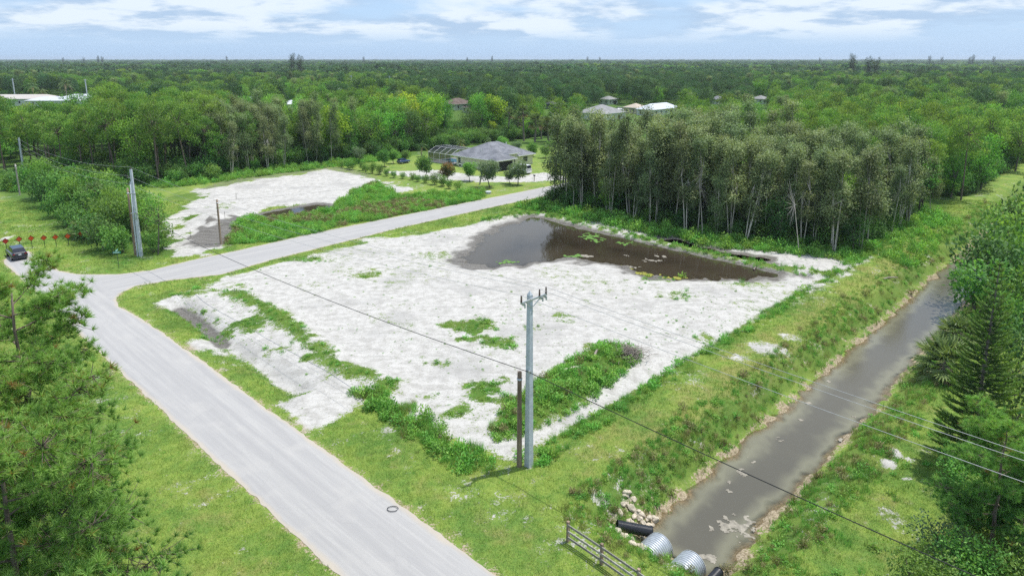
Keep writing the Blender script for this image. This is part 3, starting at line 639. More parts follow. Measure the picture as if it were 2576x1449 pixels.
def fan_palm(h, nf, R, seed, skirt=True, seg=15):
    """cabbage palm: each frond a costapalmate fan of stiff segments on its own stalk"""
    global rng; rng = np.random.default_rng(seed); tk, cr = MB(), MB()
    zt = np.linspace(0, 1, 7); px = np.c_[rng.normal(0, .04, (7, 2)).cumsum(0) * min(1, h / 4), zt * h]; px[0, :2] = 0; tk.tube(px, np.linspace(.21, .16, 7), 8)
    top = px[-1]
    for i in range(nf):
        u = i / nf; el = rad(80 - 135 * u + rng.normal(0, 6)); az = i * 2.4
        d = np.array([math.cos(az) * math.cos(el), math.sin(az) * math.cos(el), math.sin(el)]); st = R * rng.uniform(.42, .55)
        hub = top + d * st - np.array([0, 0, .1 * st * (1 + u)]); tk.tube(np.array([top, (top + hub) / 2 + [0, 0, .05], hub]), [.02, .018, .015], 3, cap=False)
        sd_ = np.array([-math.sin(az), math.cos(az), 0]); nrm_ = np.cross(d, sd_)
        an = np.linspace(-1.75, 1.75, seg); D = np.cos(an)[:, None] * d + np.sin(an)[:, None] * sd_ + nrm_ * 0.22 * np.abs(np.sin(an))[:, None]
        L = R * .58 * (0.75 + .25 * np.cos(an)) * rng.uniform(.85, 1.1, seg); dead = u > .82 and skirt
        t = np.full(seg, rng.uniform(.15, .75)) if not dead else np.full(seg, 1.0)
        P = np.repeat(hub[None], seg, 0); D[:, 2] -= .12 + .25 * u
        cr.needles(P, D, L, R * .11, t)
        tipP = P + D / np.linalg.norm(D, axis=1)[:, None] * L[:, None] * .6; cr.needles(tipP, D + [0, 0, -.9], L * .35, R * .035, t)
    return tk.mesh('palm_trunk', PALM_B, True), cr.mesh('palm_crown', PALM_L)
def feather_palm(h, nf, R, seed):
    """coconut type: arching feather fronds with hanging leaflets"""
    global rng; rng = np.random.default_rng(seed); tk, cr = MB(), MB()
    zt = np.linspace(0, 1, 8); ph = rng.uniform(0, 6.3); px = np.c_[np.cos(ph) * .8 * zt ** 1.6, np.sin(ph) * .8 * zt ** 1.6, zt * h]; tk.tube(px, np.linspace(.2, .12, 8), 7)
    top = px[-1]
    for i in range(nf):
        u = i / nf; el = rad(78 - 110 * u + rng.normal(0, 6)); az = i * 2.4 + rng.normal(0, .1); L = R * rng.uniform(.85, 1.1)
        d = np.array([math.cos(az) * math.cos(el), math.sin(az) * math.cos(el), math.sin(el)]); mid = top + d * L * .55; end = top + d * L * .9 + np.array([0, 0, -L * (.30 + .35 * math.cos(el))])
        pb = bez(top, mid, end, 8); cr.tube(pb, np.linspace(.035, .01, 8), 3, .6, cap=False)
        m_ = 22; tt = np.linspace(.15, 1, m_); P = np.stack([np.interp(tt, np.linspace(0, 1, 8), pb[:, j]) for j in range(3)], 1)
        ax = np.gradient(P, axis=0); ax /= np.linalg.norm(ax, axis=1)[:, None]; sd_ = np.cross(ax, [0, 0, 1.0]); sd_ /= np.linalg.norm(sd_, axis=1)[:, None] + 1e-6
        for s in (-1, 1):
            D = sd_ * s + ax * .6 + np.array([0, 0, -.55]); cr.needles(P, D, L * .26 * np.sin(tt * 2.6 + .3) + .1, .13, np.clip(rng.normal(.4, .2, m_), 0, .9) if u < .85 else np.full(m_, 1.0))
    return tk.mesh('palm_trunk', PALM_B, True), cr.mesh('palm_crown', PALM_L)
def norfolk(h, R, seed):
    """tiers of drooping then upturned branches hung with rope-like foliage"""
    global rng; rng = np.random.default_rng(seed); tk, cr = MB(), MB()
    tk.tube(np.c_[np.zeros((9, 2)), np.linspace(0, h, 9)], np.linspace(.17, .02, 9), 7); nt_ = 34
    for i in range(nt_):
        u = i / (nt_ - 1); z0 = h * (.06 + .93 * u); L = R * (1 - u) ** .75 * (0.55 + .45 * min(1, (1 - u) * 6)) + .12
        for k in range(7 if u < .8 else 5):
            az = k * 6.283 / (7 if u < .8 else 5) + i * .7 + rng.normal(0, .12); l = L * rng.uniform(.8, 1.1); c, s = math.cos(az), math.sin(az)
            p0 = np.array([0, 0, z0]); p2 = p0 + np.array([c * l, s * l, l * (.10 + .45 * u)]); p1 = p0 + np.array([c * l * .6, s * l * .6, -l * .10])
            pb = bez(p0, p1, p2, 7); tk.tube(pb, np.linspace(.03, .008, 7), 3, cap=False)
            m_ = max(5, int(l / .085)); tt = np.linspace(.12, 1, m_); P = np.stack([np.interp(tt, np.linspace(0, 1, 7), pb[:, j]) for j in range(3)], 1)
            ax = np.gradient(P, axis=0); ax /= np.linalg.norm(ax, axis=1)[:, None]; sd_ = np.array([-s, c, 0])
            for sg in (-1, 1):
                D = ax * .75 + sd_ * sg * .8 + np.array([0, 0, .25]) + rng.normal(0, .08, (m_, 3)); LL = .34 * (0.5 + .7 * np.sin(tt * 2.8)) * (.6 + .5 * (1 - u))
                t = np.clip(.15 + .65 * tt + rng.normal(0, .1, m_), 0, 1)
                cr.leaves(P, D, LL, .085, t); cr.leaves(P, D + [0, 0, .5], LL * .8, .08, t)
            cr.leaves(P[-1:], ax[-1:], .25, .1, .9)
    return tk.mesh('norfolk_trunk', BARK, True), cr.mesh('norfolk_crown', NORF_L)
def shrub(R, H, nl, ls, lw, m, seed, n=9, bm=None):
    return lobes_tree(H, H * .45, rl(seed, n, R * .7, H * .28, H * .82, R * .42, H * .26), nl, ls, lw, m, bm or BARK, .05, seed, nstem=3, stem_lean=R * .5, shell=.4)

HT = dict(pine_tree=16.5, paperbark_tree=16.5, broadleaf_tree=11.5, lime_green_tree=10.5, dark_leaved_tree=9.5, coconut_palm=0.0)
# open ground left in front of the far houses: (x/y from, x/y to, distance, lowest height seen)
VIEWS = []
for (p0, p1, py, zv) in ((1478,1550,300,1.2),(1555,1705,287,2.4),(1515,1552,263,1.5),(1125,1180,276,2.6),(1375,1412,278,1.5),(1895,1930,262,1.5),(1790,1815,262,3.0),(0,112,266,3.0),(112,232,268,3.0),(625,640,262,3.6),(725,742,275,4.0),(850,866,240,4.4),(1550,1600,280,1.0)):
    x0, y0 = G(p0, py); x1, y1 = G(p1, py); VIEWS.append((x0 / y0, x1 / y1, y0 - 6, zv))
def hides(x, y, h):
    """true where a plant of height h would stand in one of those views"""
    r = np.zeros(np.shape(x), bool); t = np.asarray(x) / np.maximum(y, 1)
    for (t0, t1, Y, zv) in VIEWS: r |= (t > t0 - 2.5 / Y) & (t < t1 + 2.5 / Y) & (np.asarray(y) < Y + 14) & (np.asarray(y) > 120) & (np.asarray(h) > CAM_H - (CAM_H - zv) * np.asarray(y) / Y)
    return r
def plant(name, meshes, x, y, s, rz, label, cat, group=None, z=None, sz=None, lean=None):
    if group and y > 135 and name in HT and hides(x, y, HT[name] * (sz or s)): return None
    o = empty(name, (x, y, zat(x, y) - 0.03 if z is None else z), rz, (s, s, sz or s))
    if lean: o.rotation_euler = (lean[0], lean[1], rz)
    tag(o, label, cat, group)
    link('trunk', meshes[0], o); link('crown', meshes[1], o)
    return o
def pine2(h, R, seed, nl, ls, lw):
    """pine seen from afar: a tall pole under a dome of needle clumps"""
    g = np.random.default_rng(seed); lob = []
    n = 17
    for i in range(n):
        u = (i + .5) / n; z = h * (.52 + .44 * u); r = R * math.sqrt(max(.03, 1 - ((u - .30) / .76) ** 2)) * g.uniform(.45, .95); az = i * 2.4 + g.uniform(-.4, .4); k = g.uniform(.8, 1.2)
        lob.append((math.cos(az) * r, math.sin(az) * r, z, 1.45 * k, .95 * k))
    return lobes_tree(h, h * .80, lob, nl, ls, lw, PINE_L, PINE_B, .2, seed, droop=-.55, shell=.38, stem_lean=.4)
P_FAR = [pine2(15.5, 3.2, s, 1700, .62, .20) for s in (11, 12, 13, 14)]
DPINE_SHADE_L = foliage('dark_and_shaded_pine_needles', (0.034, 0.090, 0.036), (0.135, 0.245, 0.085), trans=0.3, vary=0.25)  # darker needles for dark pine stands and for painted cloud shadow
def remat(me, m): q = me.copy(); q.materials.clear(); q.materials.append(m); return q
P_DARK_SHADE = [(t, remat(c, DPINE_SHADE_L)) for t, c in P_FAR[:3]]
P_MID = [pine2(16.5, 3.5, s, 3600, .50, .13) for s in (21, 22, 23, 24)]
P_NEAR = [pine(17.6, 3.7, .40, 2600, 36, .35, .026, PINE_N, seed=31, flat=.62), pine(15.2, 4.6, .35, 3500, 36, .35, .026, PINE_N, seed=32, flat=.68), pine(9.5, 2.6, .22, 2600, 34, .33, .026, PINE_N, seed=33, flat=.72)]
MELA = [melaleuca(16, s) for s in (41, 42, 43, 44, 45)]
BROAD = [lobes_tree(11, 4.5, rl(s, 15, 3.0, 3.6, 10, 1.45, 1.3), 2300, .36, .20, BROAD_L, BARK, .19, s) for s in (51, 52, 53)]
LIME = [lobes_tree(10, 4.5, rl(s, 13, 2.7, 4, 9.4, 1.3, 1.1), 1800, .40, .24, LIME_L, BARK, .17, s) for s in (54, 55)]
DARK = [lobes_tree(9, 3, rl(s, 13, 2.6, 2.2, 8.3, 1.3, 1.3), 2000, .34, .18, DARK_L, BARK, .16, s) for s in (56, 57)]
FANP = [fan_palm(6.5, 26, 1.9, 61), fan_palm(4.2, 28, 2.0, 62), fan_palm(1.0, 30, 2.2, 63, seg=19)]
FEAP = [feather_palm(8.5, 19, 3.4, 64), feather_palm(5.0, 17, 3.2, 65)]
SHR = [shrub(2.0, 3.2, 1100, .26, .15, SHRUB_L, s) for s in (71, 72, 73)]
SHRD = [shrub(2.1, 3.6, 1100, .26, .15, DARK_L, s) for s in (74, 75)]
CASU = [lobes_tree(24, 20, [(math.cos(i * 2.4) * (2.6 - i * .06) * (.4 + .6 * ((i * 7) % 5) / 5), math.sin(i * 2.4) * 2.2, 4 + i * 1.15, 1.5, 2.2) for i in range(17)], 2600, 1.1, .16, CASU_L, BARK, .3, 81, nstem=3, stem_lean=1.5)]
# ------------------------------------------------------------------ scattered ground cover (uncountable: one object each)
def scatter(name, pts, rot, scl, idx, sources):
    """points carrying instances of the source meshes"""
    coll = bpy.data.collections.new(name + '_sources')
    for i, (me) in enumerate(sources):
        o = bpy.data.objects.new('%s_source_%02d' % (name, i), me); coll.objects.link(o)
    me = bpy.data.meshes.new(name); me.vertices.add(len(pts)); me.vertices.foreach_set('co', np.asarray(pts, np.float32).ravel())
    me.attributes.new('rot', 'FLOAT_VECTOR', 'POINT').data.foreach_set('vector', np.asarray(rot, np.float32).ravel())
    me.attributes.new('scl', 'FLOAT_VECTOR', 'POINT').data.foreach_set('vector', np.asarray(scl, np.float32).ravel())
    me.attributes.new('pick', 'INT', 'POINT').data.foreach_set('value', np.asarray(idx, np.int32))
    ng = bpy.data.node_groups.new(name, 'GeometryNodeTree')
    ng.interface.new_socket('Geometry', in_out='INPUT', socket_type='NodeSocketGeometry'); ng.interface.new_socket('Geometry', in_out='OUTPUT', socket_type='NodeSocketGeometry')
    gi = ng.nodes.new('NodeGroupInput'); go = ng.nodes.new('NodeGroupOutput')
    ci = ng.nodes.new('GeometryNodeCollectionInfo'); ci.inputs['Collection'].default_value = coll; ci.inputs['Separate Children'].default_value = True; ci.inputs['Reset Children'].default_value = True
    ip = ng.nodes.new('GeometryNodeInstanceOnPoints'); ip.inputs['Pick Instance'].default_value = True
    def na(n, t):
        x = ng.nodes.new('GeometryNodeInputNamedAttribute'); x.data_type = t; x.inputs['Name'].default_value = n; return x.outputs['Attribute']
    ng.links.new(gi.outputs[0], ip.inputs['Points']); ng.links.new(ci.outputs[0], ip.inputs['Instance'])
    ng.links.new(na('pick', 'INT'), ip.inputs['Instance Index']); ng.links.new(na('scl', 'FLOAT_VECTOR'), ip.inputs['Scale'])
    er = ng.nodes.new('FunctionNodeEulerToRotation'); ng.links.new(na('rot', 'FLOAT_VECTOR'), er.inputs[0]); ng.links.new(er.outputs[0], ip.inputs['Rotation'])
    ng.links.new(ip.outputs[0], go.inputs[0])
    o = link(name, me); md = o.modifiers.new('scatter', 'NODES'); md.node_group = ng
    return o
rng = np.random.default_rng(5)
def tuft(n, R, h0, h1, wd, m, lean=.5):
    mb = MB(); a = rng.uniform(0, 6.3, n); r = R * np.sqrt(rng.random(n)); P = np.stack([np.cos(a) * r, np.sin(a) * r, np.full(n, -.02)], 1)
    D = np.stack([np.cos(a) * lean * rng.random(n), np.sin(a) * lean * rng.random(n), np.ones(n)], 1) + rng.normal(0, .22, (n, 3)) * [1, 1, 0]
    mb.needles(P, D, rng.uniform(h0, h1, n), wd, rng.random(n)); return mb.mesh('tuft', m)
def leafy(n, R, H, ls, lw, m):
    mb = MB(); d = sph(n); d[:, 2] = np.abs(d[:, 2]); P = d * (rng.random(n) ** .5)[:, None] * [R, R, H]
    mb.leaves(P, d * .5 + rng.normal(0, .5, (n, 3)) + [0, 0, .3], ls * rng.uniform(.6, 1.3, n), lw * rng.uniform(.6, 1.3, n), np.clip(.3 + .5 * d[:, 2] + rng.normal(0, .2, n), 0, 1), Nm=d * .4 + np.array([0, 0, .8]) + rng.normal(0, .45, (n, 3)))  # upper leaves tinted lighter, top light painted into the clump
    k = 7; a = rng.uniform(0, 6.3, k); mb.needles(np.zeros((k, 3)), np.stack([np.cos(a) * R, np.sin(a) * R, np.full(k, H)], 1), H, .03, np.full(k, .2)); return mb.mesh('leafy_clump', m)
SRC = [tuft(30, .26, .07, .17, .022, BLADE), tuft(26, .24, .09, .22, .022, BLADE), tuft(30, .25, .05, .13, .03, LUSH),        # 0-2 turf
       tuft(34, .22, .35, .85, .030, LUSH), tuft(34, .22, .40, 1.0, .028, DRYB), tuft(30, .25, .25, .6, .03, BLADE),             # 3-5 tall grass
       leafy(70, .34, .42, .17, .09, WEED), leafy(150, .6, .85, .2, .11, WEED), leafy(110, .5, .8, .18, .08, WEED_B), leafy(40, .3, .16, .13, .09, WEED), SHRD[0][1], SHR[0][1], SHR[1][1]]  # 6-9 weeds
def cand(x0, x1, y0, y1, st):
    X, Y = np.meshgrid(np.arange(x0, x1, st), np.arange(y0, y1, st)); X = X.ravel() + rng.uniform(-.5, .5, X.size) * st; Y = Y.ravel() + rng.uniform(-.5, .5, Y.size) * st
    k = np.abs(X) < 0.84 * Y + 8; return X[k], Y[k]
def put(acc, X, Y, z, s0, s1, choices, p=None):
    n = len(X)
    if n == 0: return
    s = rng.uniform(s0, s1, n); acc.append((np.stack([X, Y, z - .02], 1), np.stack([rng.normal(0, .08, n), rng.normal(0, .08, n), rng.uniform(0, 6.3, n)], 1),
        np.stack([s * rng.uniform(.85, 1.15, n)] * 2 + [s * rng.uniform(.7, 1.2, n)], 1), rng.choice(choices, n, p=p)))
def emit(name, acc, label, cat='grass'):
    o = scatter(name, *[np.concatenate([q[i] for q in acc]) for i in range(4)], SRC); return tag(o, label, cat, kind='stuff')
turf, weeds, under, bankv = [], [], [], []
for (y0, y1, st, sc_) in ((27, 48, .21, 1.0), (48, 75, .30, 1.25), (75, 130, .55, 1.9)):
    X, Y = cand(-105, 105, y0, y1, st); F_ = fields(X, Y)
    nn = fbm(X, Y, 1.3, 3)
    k = (F_['road'] > 0.03 + .25 * rng.random(len(X))) & (F_['cs'] > 2.4) & (F_['sand'] + (nn - .5) * .5 < .38) & (F_['mud'] < .5) & (F_['pond'] > 2)
    put(turf, X[k], Y[k], F_['z'][k], .7 * sc_, 1.15 * sc_, [0, 1, 2], [.45, .35, .2])
    # sparse seedlings on the sand
    k = (F_['lot'] < -.5) & (F_['pond'] > 3.5) & (F_['sand'] > .38) & (rng.random(len(X)) < (.16 if st < .3 else .32) * ss(nn, .40, .64) * (.35 + 1.3 * ss(fbm(X, Y, .07, 3), .38, .62)))
    put(weeds, X[k], Y[k], F_['z'][k], .10 * sc_, .36 * sc_, [2, 9, 6], [.5, .45, .05])
    k = (F_['green'] > .35) & (F_['lot'] < 1) & (F_['mound'] > 0) & (rng.random(len(X)) < .42 * F_['green'])
    put(weeds, X[k], Y[k], F_['z'][k], .35 * sc_, .85 * sc_, [2, 3, 9, 6], [.5, .08, .3, .12])
    # the vine covered heap
    k = (F_['mound'] < .3) & (nn > .40) & (rng.random(len(X)) < .6); put(weeds, X[k], Y[k], F_['z'][k], .35 * sc_, 1.0 * sc_, [6, 9, 7, 8, 3], [.38, .40, .08, .05, .09])
    # rough growth down the canal banks
    a, b = AB(X, Y); cs = F_['cs']
    k = (cs > .05 + .9 * rng.random(len(X))) & (cs < 3.9) & (rng.random(len(X)) < .6 * ss(nn, .28, .48)) & (Y < 150)
    put(bankv, X[k], Y[k], F_['z'][k], .35 * sc_ ** .5, .85 * sc_ ** .5, [3, 4, 5, 6, 8], [.26, .17, .34, .18, .05])
    k = (b > 27.4) & (b < 29.3) & (a > 31) & (a < 103) & (rng.random(len(X)) < .55 * ss(nn, .42, .62)); put(weeds, X[k], Y[k], F_['z'][k], .5 * sc_ ** .5, 1.0 * sc_ ** .5, [3, 5, 6, 7], [.35, .25, .3, .1])
    k = (pdist(BERM, X, Y) < 1.3) & (a > 66) & (nn > .40) & (rng.random(len(X)) < .75); put(weeds, X[k], Y[k], F_['z'][k], .4 * sc_ ** .5, 1.0 * sc_ ** .5, [2, 3, 6, 9], [.35, .2, .25, .2])
    k = (b < 12.2) & (b > 8.5) & (a > 33) & (rng.random(len(X)) < .10 * ss(nn, .4, .6)); put(bankv, X[k], Y[k], F_['z'][k], .6, 1.1, [3, 5, 6], [.3, .4, .3])
SWW = GP([(900,1000),(960,985),(1060,1055),(1150,1105),(1265,1160),(1185,1195),(1060,1130),(960,1065)])
X, Y = cand(-20, 5, 38, 62, .22); F_ = fields(X, Y); k = (sdf(SWW, X, Y) + (fbm(X, Y, .8) - .5) * 3.5 < 0) & (rng.random(len(X)) < .6)
put(weeds, X[k], Y[k], F_['z'][k], .4, 1.25, [3, 4, 5, 6, 7], [.36, .14, .2, .2, .1])
X, Y = cand(-60, 10, 85, 150, .42); F_ = fields(X, Y); vg = sdf(VERGE, X, Y) + (fbm(X, Y, .3) - .5) * 2
brown = fbm(X, Y, .16) > .56; vs1 = ss(fbm(X, Y, .35, 3), .25, .75)
k = (vg < .3) & ~brown & (vs1 < .5); put(weeds, X[k], Y[k], F_['z'][k], .5, 1.0, [3, 6, 7], [.35, .4, .25]); k = (vg < .3) & ~brown & (vs1 >= .5); put(weeds, X[k], Y[k], F_['z'][k], .7, 1.5, [3, 6, 7], [.25, .3, .45])
k = (vg < .3) & brown; put(weeds, X[k], Y[k], F_['z'][k], .6, 1.2, [4, 8, 7, 3], [.2, .5, .15, .15])
# undergrowth at the foot of the woods
X, Y = cand(0, 75, 85, 145, .55); F_ = fields(X, Y); a, b = AB(X, Y); fr = a - np.interp(b, [30, 38, 47, 58, 70, 82], [98.5, 96, 92.5, 92, 93, 92])
k = (fr > -2.5) & (fr < 9) & (b > 28.5) & (b < 86) & (F_['pond'] > 3) & (F_['mud'] < .75) & (rng.random(len(X)) < .75)
put(under, X[k], Y[k], F_['z'][k], .8, 2.0, [3, 5, 6, 7], [.25, .1, .3, .35])
k2 = (fr > 3) & (fr < 34) & (b > 30) & (b < 84) & (rng.random(len(X)) < .10); put(under, X[k2], Y[k2], F_['z'][k2], .55, 1.25, [10, 11, 12], [.6, .2, .2])
k = (b > 22.5) & (b < 30.5) & (a > 99) & (rng.random(len(X)) < .35); put(under, X[k], Y[k], F_['z'][k], .8, 1.8, [3, 5, 6, 7], [.35, .2, .2, .25])
k = (b > 82.5) & (b < 87.3) & (a > 72) & (rng.random(len(X)) < .4); put(under, X[k], Y[k], F_['z'][k], .7, 1.3, [3, 5, 6], [.4, .3, .3])
X, Y = cand(-110, 0, 125, 215, .9); F_ = fields(X, Y); a, b = AB(X, Y); fr = b - np.interp(a, [28, 54, 66, 80, 94, 115], [172, 153, 152.5, 153.5, 153, 153]) 
k = (fr > -1) & (fr < 8) & (a > 28) & (a < 118) & (rng.random(len(X)) < .8); put(under, X[k], Y[k], np.zeros(k.sum()), .7, 1.9, [6, 7], [.4, .6])
k2 = (fr > np.where(a > 64, 7, 2)) & (fr < 45) & (a > 28) & (a < 120) & (rng.random(len(X)) < .12); put(under, X[k2], Y[k2], np.zeros(k2.sum()), .7, 1.6, [10, 11, 12], [.5, .25, .25])
X, Y = cand(-40, 150, 135, 260, 2.0); a, b = AB(X, Y); k = ((a > 138) & (b > 28) & (b < 86)) | ((a > 100) & (b > 160) & (b < 222)); put(under, X[k], Y[k], np.zeros(k.sum()), .7, 1.5, [10, 11, 12], [.5, .25, .25])
emit('grass', turf, 'short yellow-green mown grass covering the verges and banks')
emit('weeds', weeds, 'green weeds sprouting over the white sand and along the side road')
emit('bank_weeds', bankv, 'rough brown-green weeds growing down both canal banks')
emit('undergrowth', under, 'leafy green undergrowth along the foot of the woods')

# ------------------------------------------------------------------ woods, tree by tree
def jitgrid(a0, a1, b0, b1, st, keep=None, seed=0):
    g = np.random.default_rng(seed); A_, B_ = np.meshgrid(np.arange(a0, a1, st), np.arange(b0, b1, st)); A_ = A_ + (np.arange(A_.shape[0]) % 2 * st / 2)[:, None]
    A_ = A_.ravel() + g.uniform(-.36, .36, A_.size) * st; B_ = B_.ravel() + g.uniform(-.36, .36, B_.size) * st
    k = np.ones(A_.size, bool) if keep is None else keep(A_, B_); X_, Y_ = W(A_, B_); k &= (np.abs(X_) < .79 * Y_ + 6)
    return A_[k], B_[k], X_[k], Y_[k], g
def grow(name, protos, x, y, s, g, label, cat, group, z=None, hz=(.92, 1.1), ln=.04):
    return plant(name, protos[int(g.integers(len(protos)))], float(x), float(y), float(s), float(g.uniform(0, 6.28)), label, cat, group, z=z, sz=float(s * g.uniform(*hz)), lean=(float(g.normal(0, ln)), float(g.normal(0, ln))))
front = lambda b: np.interp(b, [28, 38, 47, 58, 70, 82, 90], [99.5, 97.5, 94.5, 94.0, 95.2, 94, 94])
def zone(v, cuts, names): return names[int(np.searchsorted(cuts, v))]
def pb_label(a, b, s):
    d = a - float(front(b)); return '%s grey-green paperbark %s %s' % ('stunted' if s < .74 else 'slender', zone(d, (3, 9, 24), ('in the front row', 'just inside the wood edge', 'well inside the wood', 'at the rear of the wood')),
        zone(b, (41, 52, 63, 74), ('by the canal berm corner', 'behind the narrow pond end', 'behind the middle of the pond', 'behind the wide pond end', 'beside the side road')))
for A_, B_, X_, Y_, g in (jitgrid(93, 107, 30, 84, 2.35, lambda a, b: (a > front(b)) & (a < front(b) + 9), 1), jitgrid(101, 140, 30, 84, 3.7, lambda a, b: a > front(b) + 9, 2)):
    for a, b, x, y in zip(A_, B_, X_, Y_):
        s = g.uniform(.9, 1.14) * (1.08 if b > 55 else .96) * (.72 if g.random() < .14 else 1)
        if g.random() < (.30 if b < 40 else .07): grow('broadleaf_tree', BROAD + DARK, x, y, g.uniform(.6, 1.0), g, 'green leafy tree mixed into the paperbark wood %s' % zone(b, (41, 63), ('by the canal berm corner', 'behind the narrow pond end', 'behind the wide pond end')), 'tree', 'leafy trees in the paperbark wood', z=-.05); continue
        if g.random() < .2: s *= g.uniform(.78, .9)
        grow('paperbark_tree', MELA, x, y, s, g, pb_label(a, b, s), 'tree', 'paperbark trees behind the pond', z=-.05, hz=(.86, 1.0))
A_, B_, X_, Y_, g = jitgrid(134, 258, 26, 84, 5.3, lambda a, b: (b > 28 + (a - 134) * -.03) & ((a > 141) | (b < 45)), 3)
for a, b, x, y in zip(A_, B_, X_, Y_):
    r = g.random(); edge = b < 40
    if r < (.25 if edge else .62): grow('pine_tree', P_MID if a < 190 else P_FAR, x, y, g.uniform(.78, .98), g, 'domed green pine %s, %s' % (zone(a, (165, 190, 220), ('right behind the paperbark wood', 'a little beyond the paperbark wood', 'far beyond the paperbark wood', 'farthest beyond the paperbark wood')), zone(b, (45, 65), ('canal side', 'middle of the wood', 'side road side'))), 'tree', 'pines beyond the paperbarks', z=0)
    elif r < .80: grow('broadleaf_tree', BROAD, x, y, g.uniform(.85, 1.2), g, 'leafy green tree among the pines along the far canal bank', 'tree', 'leafy trees along the far canal bank', z=0)
    elif r < .90: grow('lime_green_tree', LIME, x, y, g.uniform(.9, 1.3), g, 'lime green tree standing out among the pines beyond the paperbarks', 'tree', 'lime green trees beyond the paperbarks', z=0)
    elif r < .95: grow('dark_leaved_tree', DARK, x, y, g.uniform(1., 1.3), g, 'dark leafy tree among the pines beyond the paperbarks', 'tree', 'dark trees beyond the paperbarks', z=0)
    else: grow('cabbage_palm', FANP[:2], x, y, g.uniform(1.1, 1.5), g, 'cabbage palm rising among the pines beyond the paperbarks', 'palm', 'palms beyond the paperbarks', z=0)
# left hand wood behind the cleared lot
fw = lambda a: np.interp(a, [24, 35, 54, 66, 80, 94, 115, 165], [200, 190, 158, 157.5, 158.5, 158, 157.5, 166])
A_, B_, X_, Y_, g = jitgrid(26, 72, 156, 246, 5.0, lambda a, b: b > fw(a), 4)
for a, b, x, y in zip(A_, B_, X_, Y_):
    if g.random() < .85: grow('pine_tree', P_MID, x, y, g.uniform(.88, 1.12), g, 'tall bare-trunked pine %s left wood, %s' % (zone(b - float(fw(a)), (7, 25, 50), ('at the front edge of the', 'just inside the', 'deep in the', 'at the back of the')), zone(a, (38, 54), ('above the roadside thicket', 'above the old wooden poles', 'beside the pale-trunked paperbarks'))), 'tree', 'pines left of the cleared lot', z=0)
    else: grow('broadleaf_tree', BROAD, x, y, g.uniform(.9, 1.3), g, 'leafy green tree under the pines left of the cleared lot', 'tree', 'leafy trees under the left pines', z=0)
A_, B_, X_, Y_, g = jitgrid(66, 97, 156, 190, 3.5, lambda a, b: b > fw(a), 5)
for a, b, x, y in zip(A_, B_, X_, Y_):
    grow('paperbark_tree', MELA, x, y, g.uniform(.85, 1.08), g, 'tall pale-trunked paperbark %s, %s' % (zone(b - float(fw(a)), (4, 14), ('edging the cleared lot', 'just behind the cleared lot edge', 'deep behind the cleared lot')), zone(a, (76, 87), ('next to the pines', 'middle of the stand', 'next to the bright green trees'))), 'tree', 'paperbarks behind the cleared lot', z=0)
A_, B_, X_, Y_, g = jitgrid(92, 172, 158, 222, 5.4, lambda a, b: (b > fw(a) + 2), 6)
for a, b, x, y in zip(A_, B_, X_, Y_):
    r = g.random(); back = b > 192
    if back and r < .5: grow('pine_tree', P_MID, x, y, g.uniform(.85, 1.05), g, 'pine with rounded crown in the wood behind the house', 'tree', 'pines behind the house', z=0)
    elif r < .66: grow('broadleaf_tree', BROAD, x, y, g.uniform(1.1, 1.42), g, 'bright green spreading tree %s, %s' % (zone(b - float(fw(a)), (12, 28), ('edging the back lawn', 'in the second rank behind the lawn', 'deep behind the house')), zone(a, (112, 135), ('towards the cleared lot', 'behind the pool enclosure', 'towards the palm clump'))), 'tree', 'bright green trees behind the house', z=0)
    elif r < .78: grow('paperbark_tree', MELA, x, y, g.uniform(.75, .95), g, 'grey-green paperbark among bright green trees behind the house', 'tree', 'paperbarks behind the house', z=0)
    elif r < .87: grow('lime_green_tree', LIME, x, y, g.uniform(1.1, 1.5), g, 'lime green tree in the wood behind the house', 'tree', 'lime green trees behind the house', z=0)
    else: grow('dark_leaved_tree', DARK, x, y, g.uniform(1.1, 1.4), g, 'dark leafy tree in the wood behind the house', 'tree', 'dark trees behind the house', z=0)
# palms and mixed trees beyond the house lawn
for i, (px, py, k, s) in enumerate([(1280,352,0,1.35),(1318,356,0,1.5),(1345,360,1,1.7),(1380,356,1,1.5),(1420,350,0,1.1),(1455,350,1,1.6),(1395,345,0,1.3),(1300,345,1,1.4),(1362,350,1,1.3),(1438,345,1,1.5)]):
    g = np.random.default_rng(200 + i); x, y = G(px, py); grow('cabbage_palm', [FANP[k]], x, y, s, g, 'shaggy cabbage palm in the palm clump beyond the house lawn', 'palm', 'palms beyond the house lawn', z=0)
for i, (px, py) in enumerate([(1240,350),(1265,345),(1330,348),(1405,352),(1475,345),(1500,350),(1350,340),(1425,338),(1250,340)]):
    g = np.random.default_rng(230 + i); x, y = G(px, py); grow('broadleaf_tree', BROAD + LIME, x, y, g.uniform(.55, .85), g, 'bright leafy tree mixed into the palm clump beyond the house lawn', 'tree', 'leafy trees in the palm clump', z=0)
x, y = G(1245, 345); plant('lime_green_tree', LIME[0], x, y, 1.45, .4, 'big lime green tree just left of the palm clump behind the house', 'tree', z=0)
x, y = G(1404, 362); plant('pine_tree', P_FAR[0], x, y, .95, .4, 'lone pale yellow-green pine standing above the palm clump', 'tree', z=0)
for i, (px, py) in enumerate([(1060,395),(1160,385),(1232,380)]):
    x, y = G(px, py); plant('coconut_palm', FEAP[1], x, y, .62, i * 1.3, ['young coconut palm left of the screened pool', 'young coconut palm behind the pool screen roof', 'young coconut palm behind the middle of the house roof'][i], 'palm', z=0)
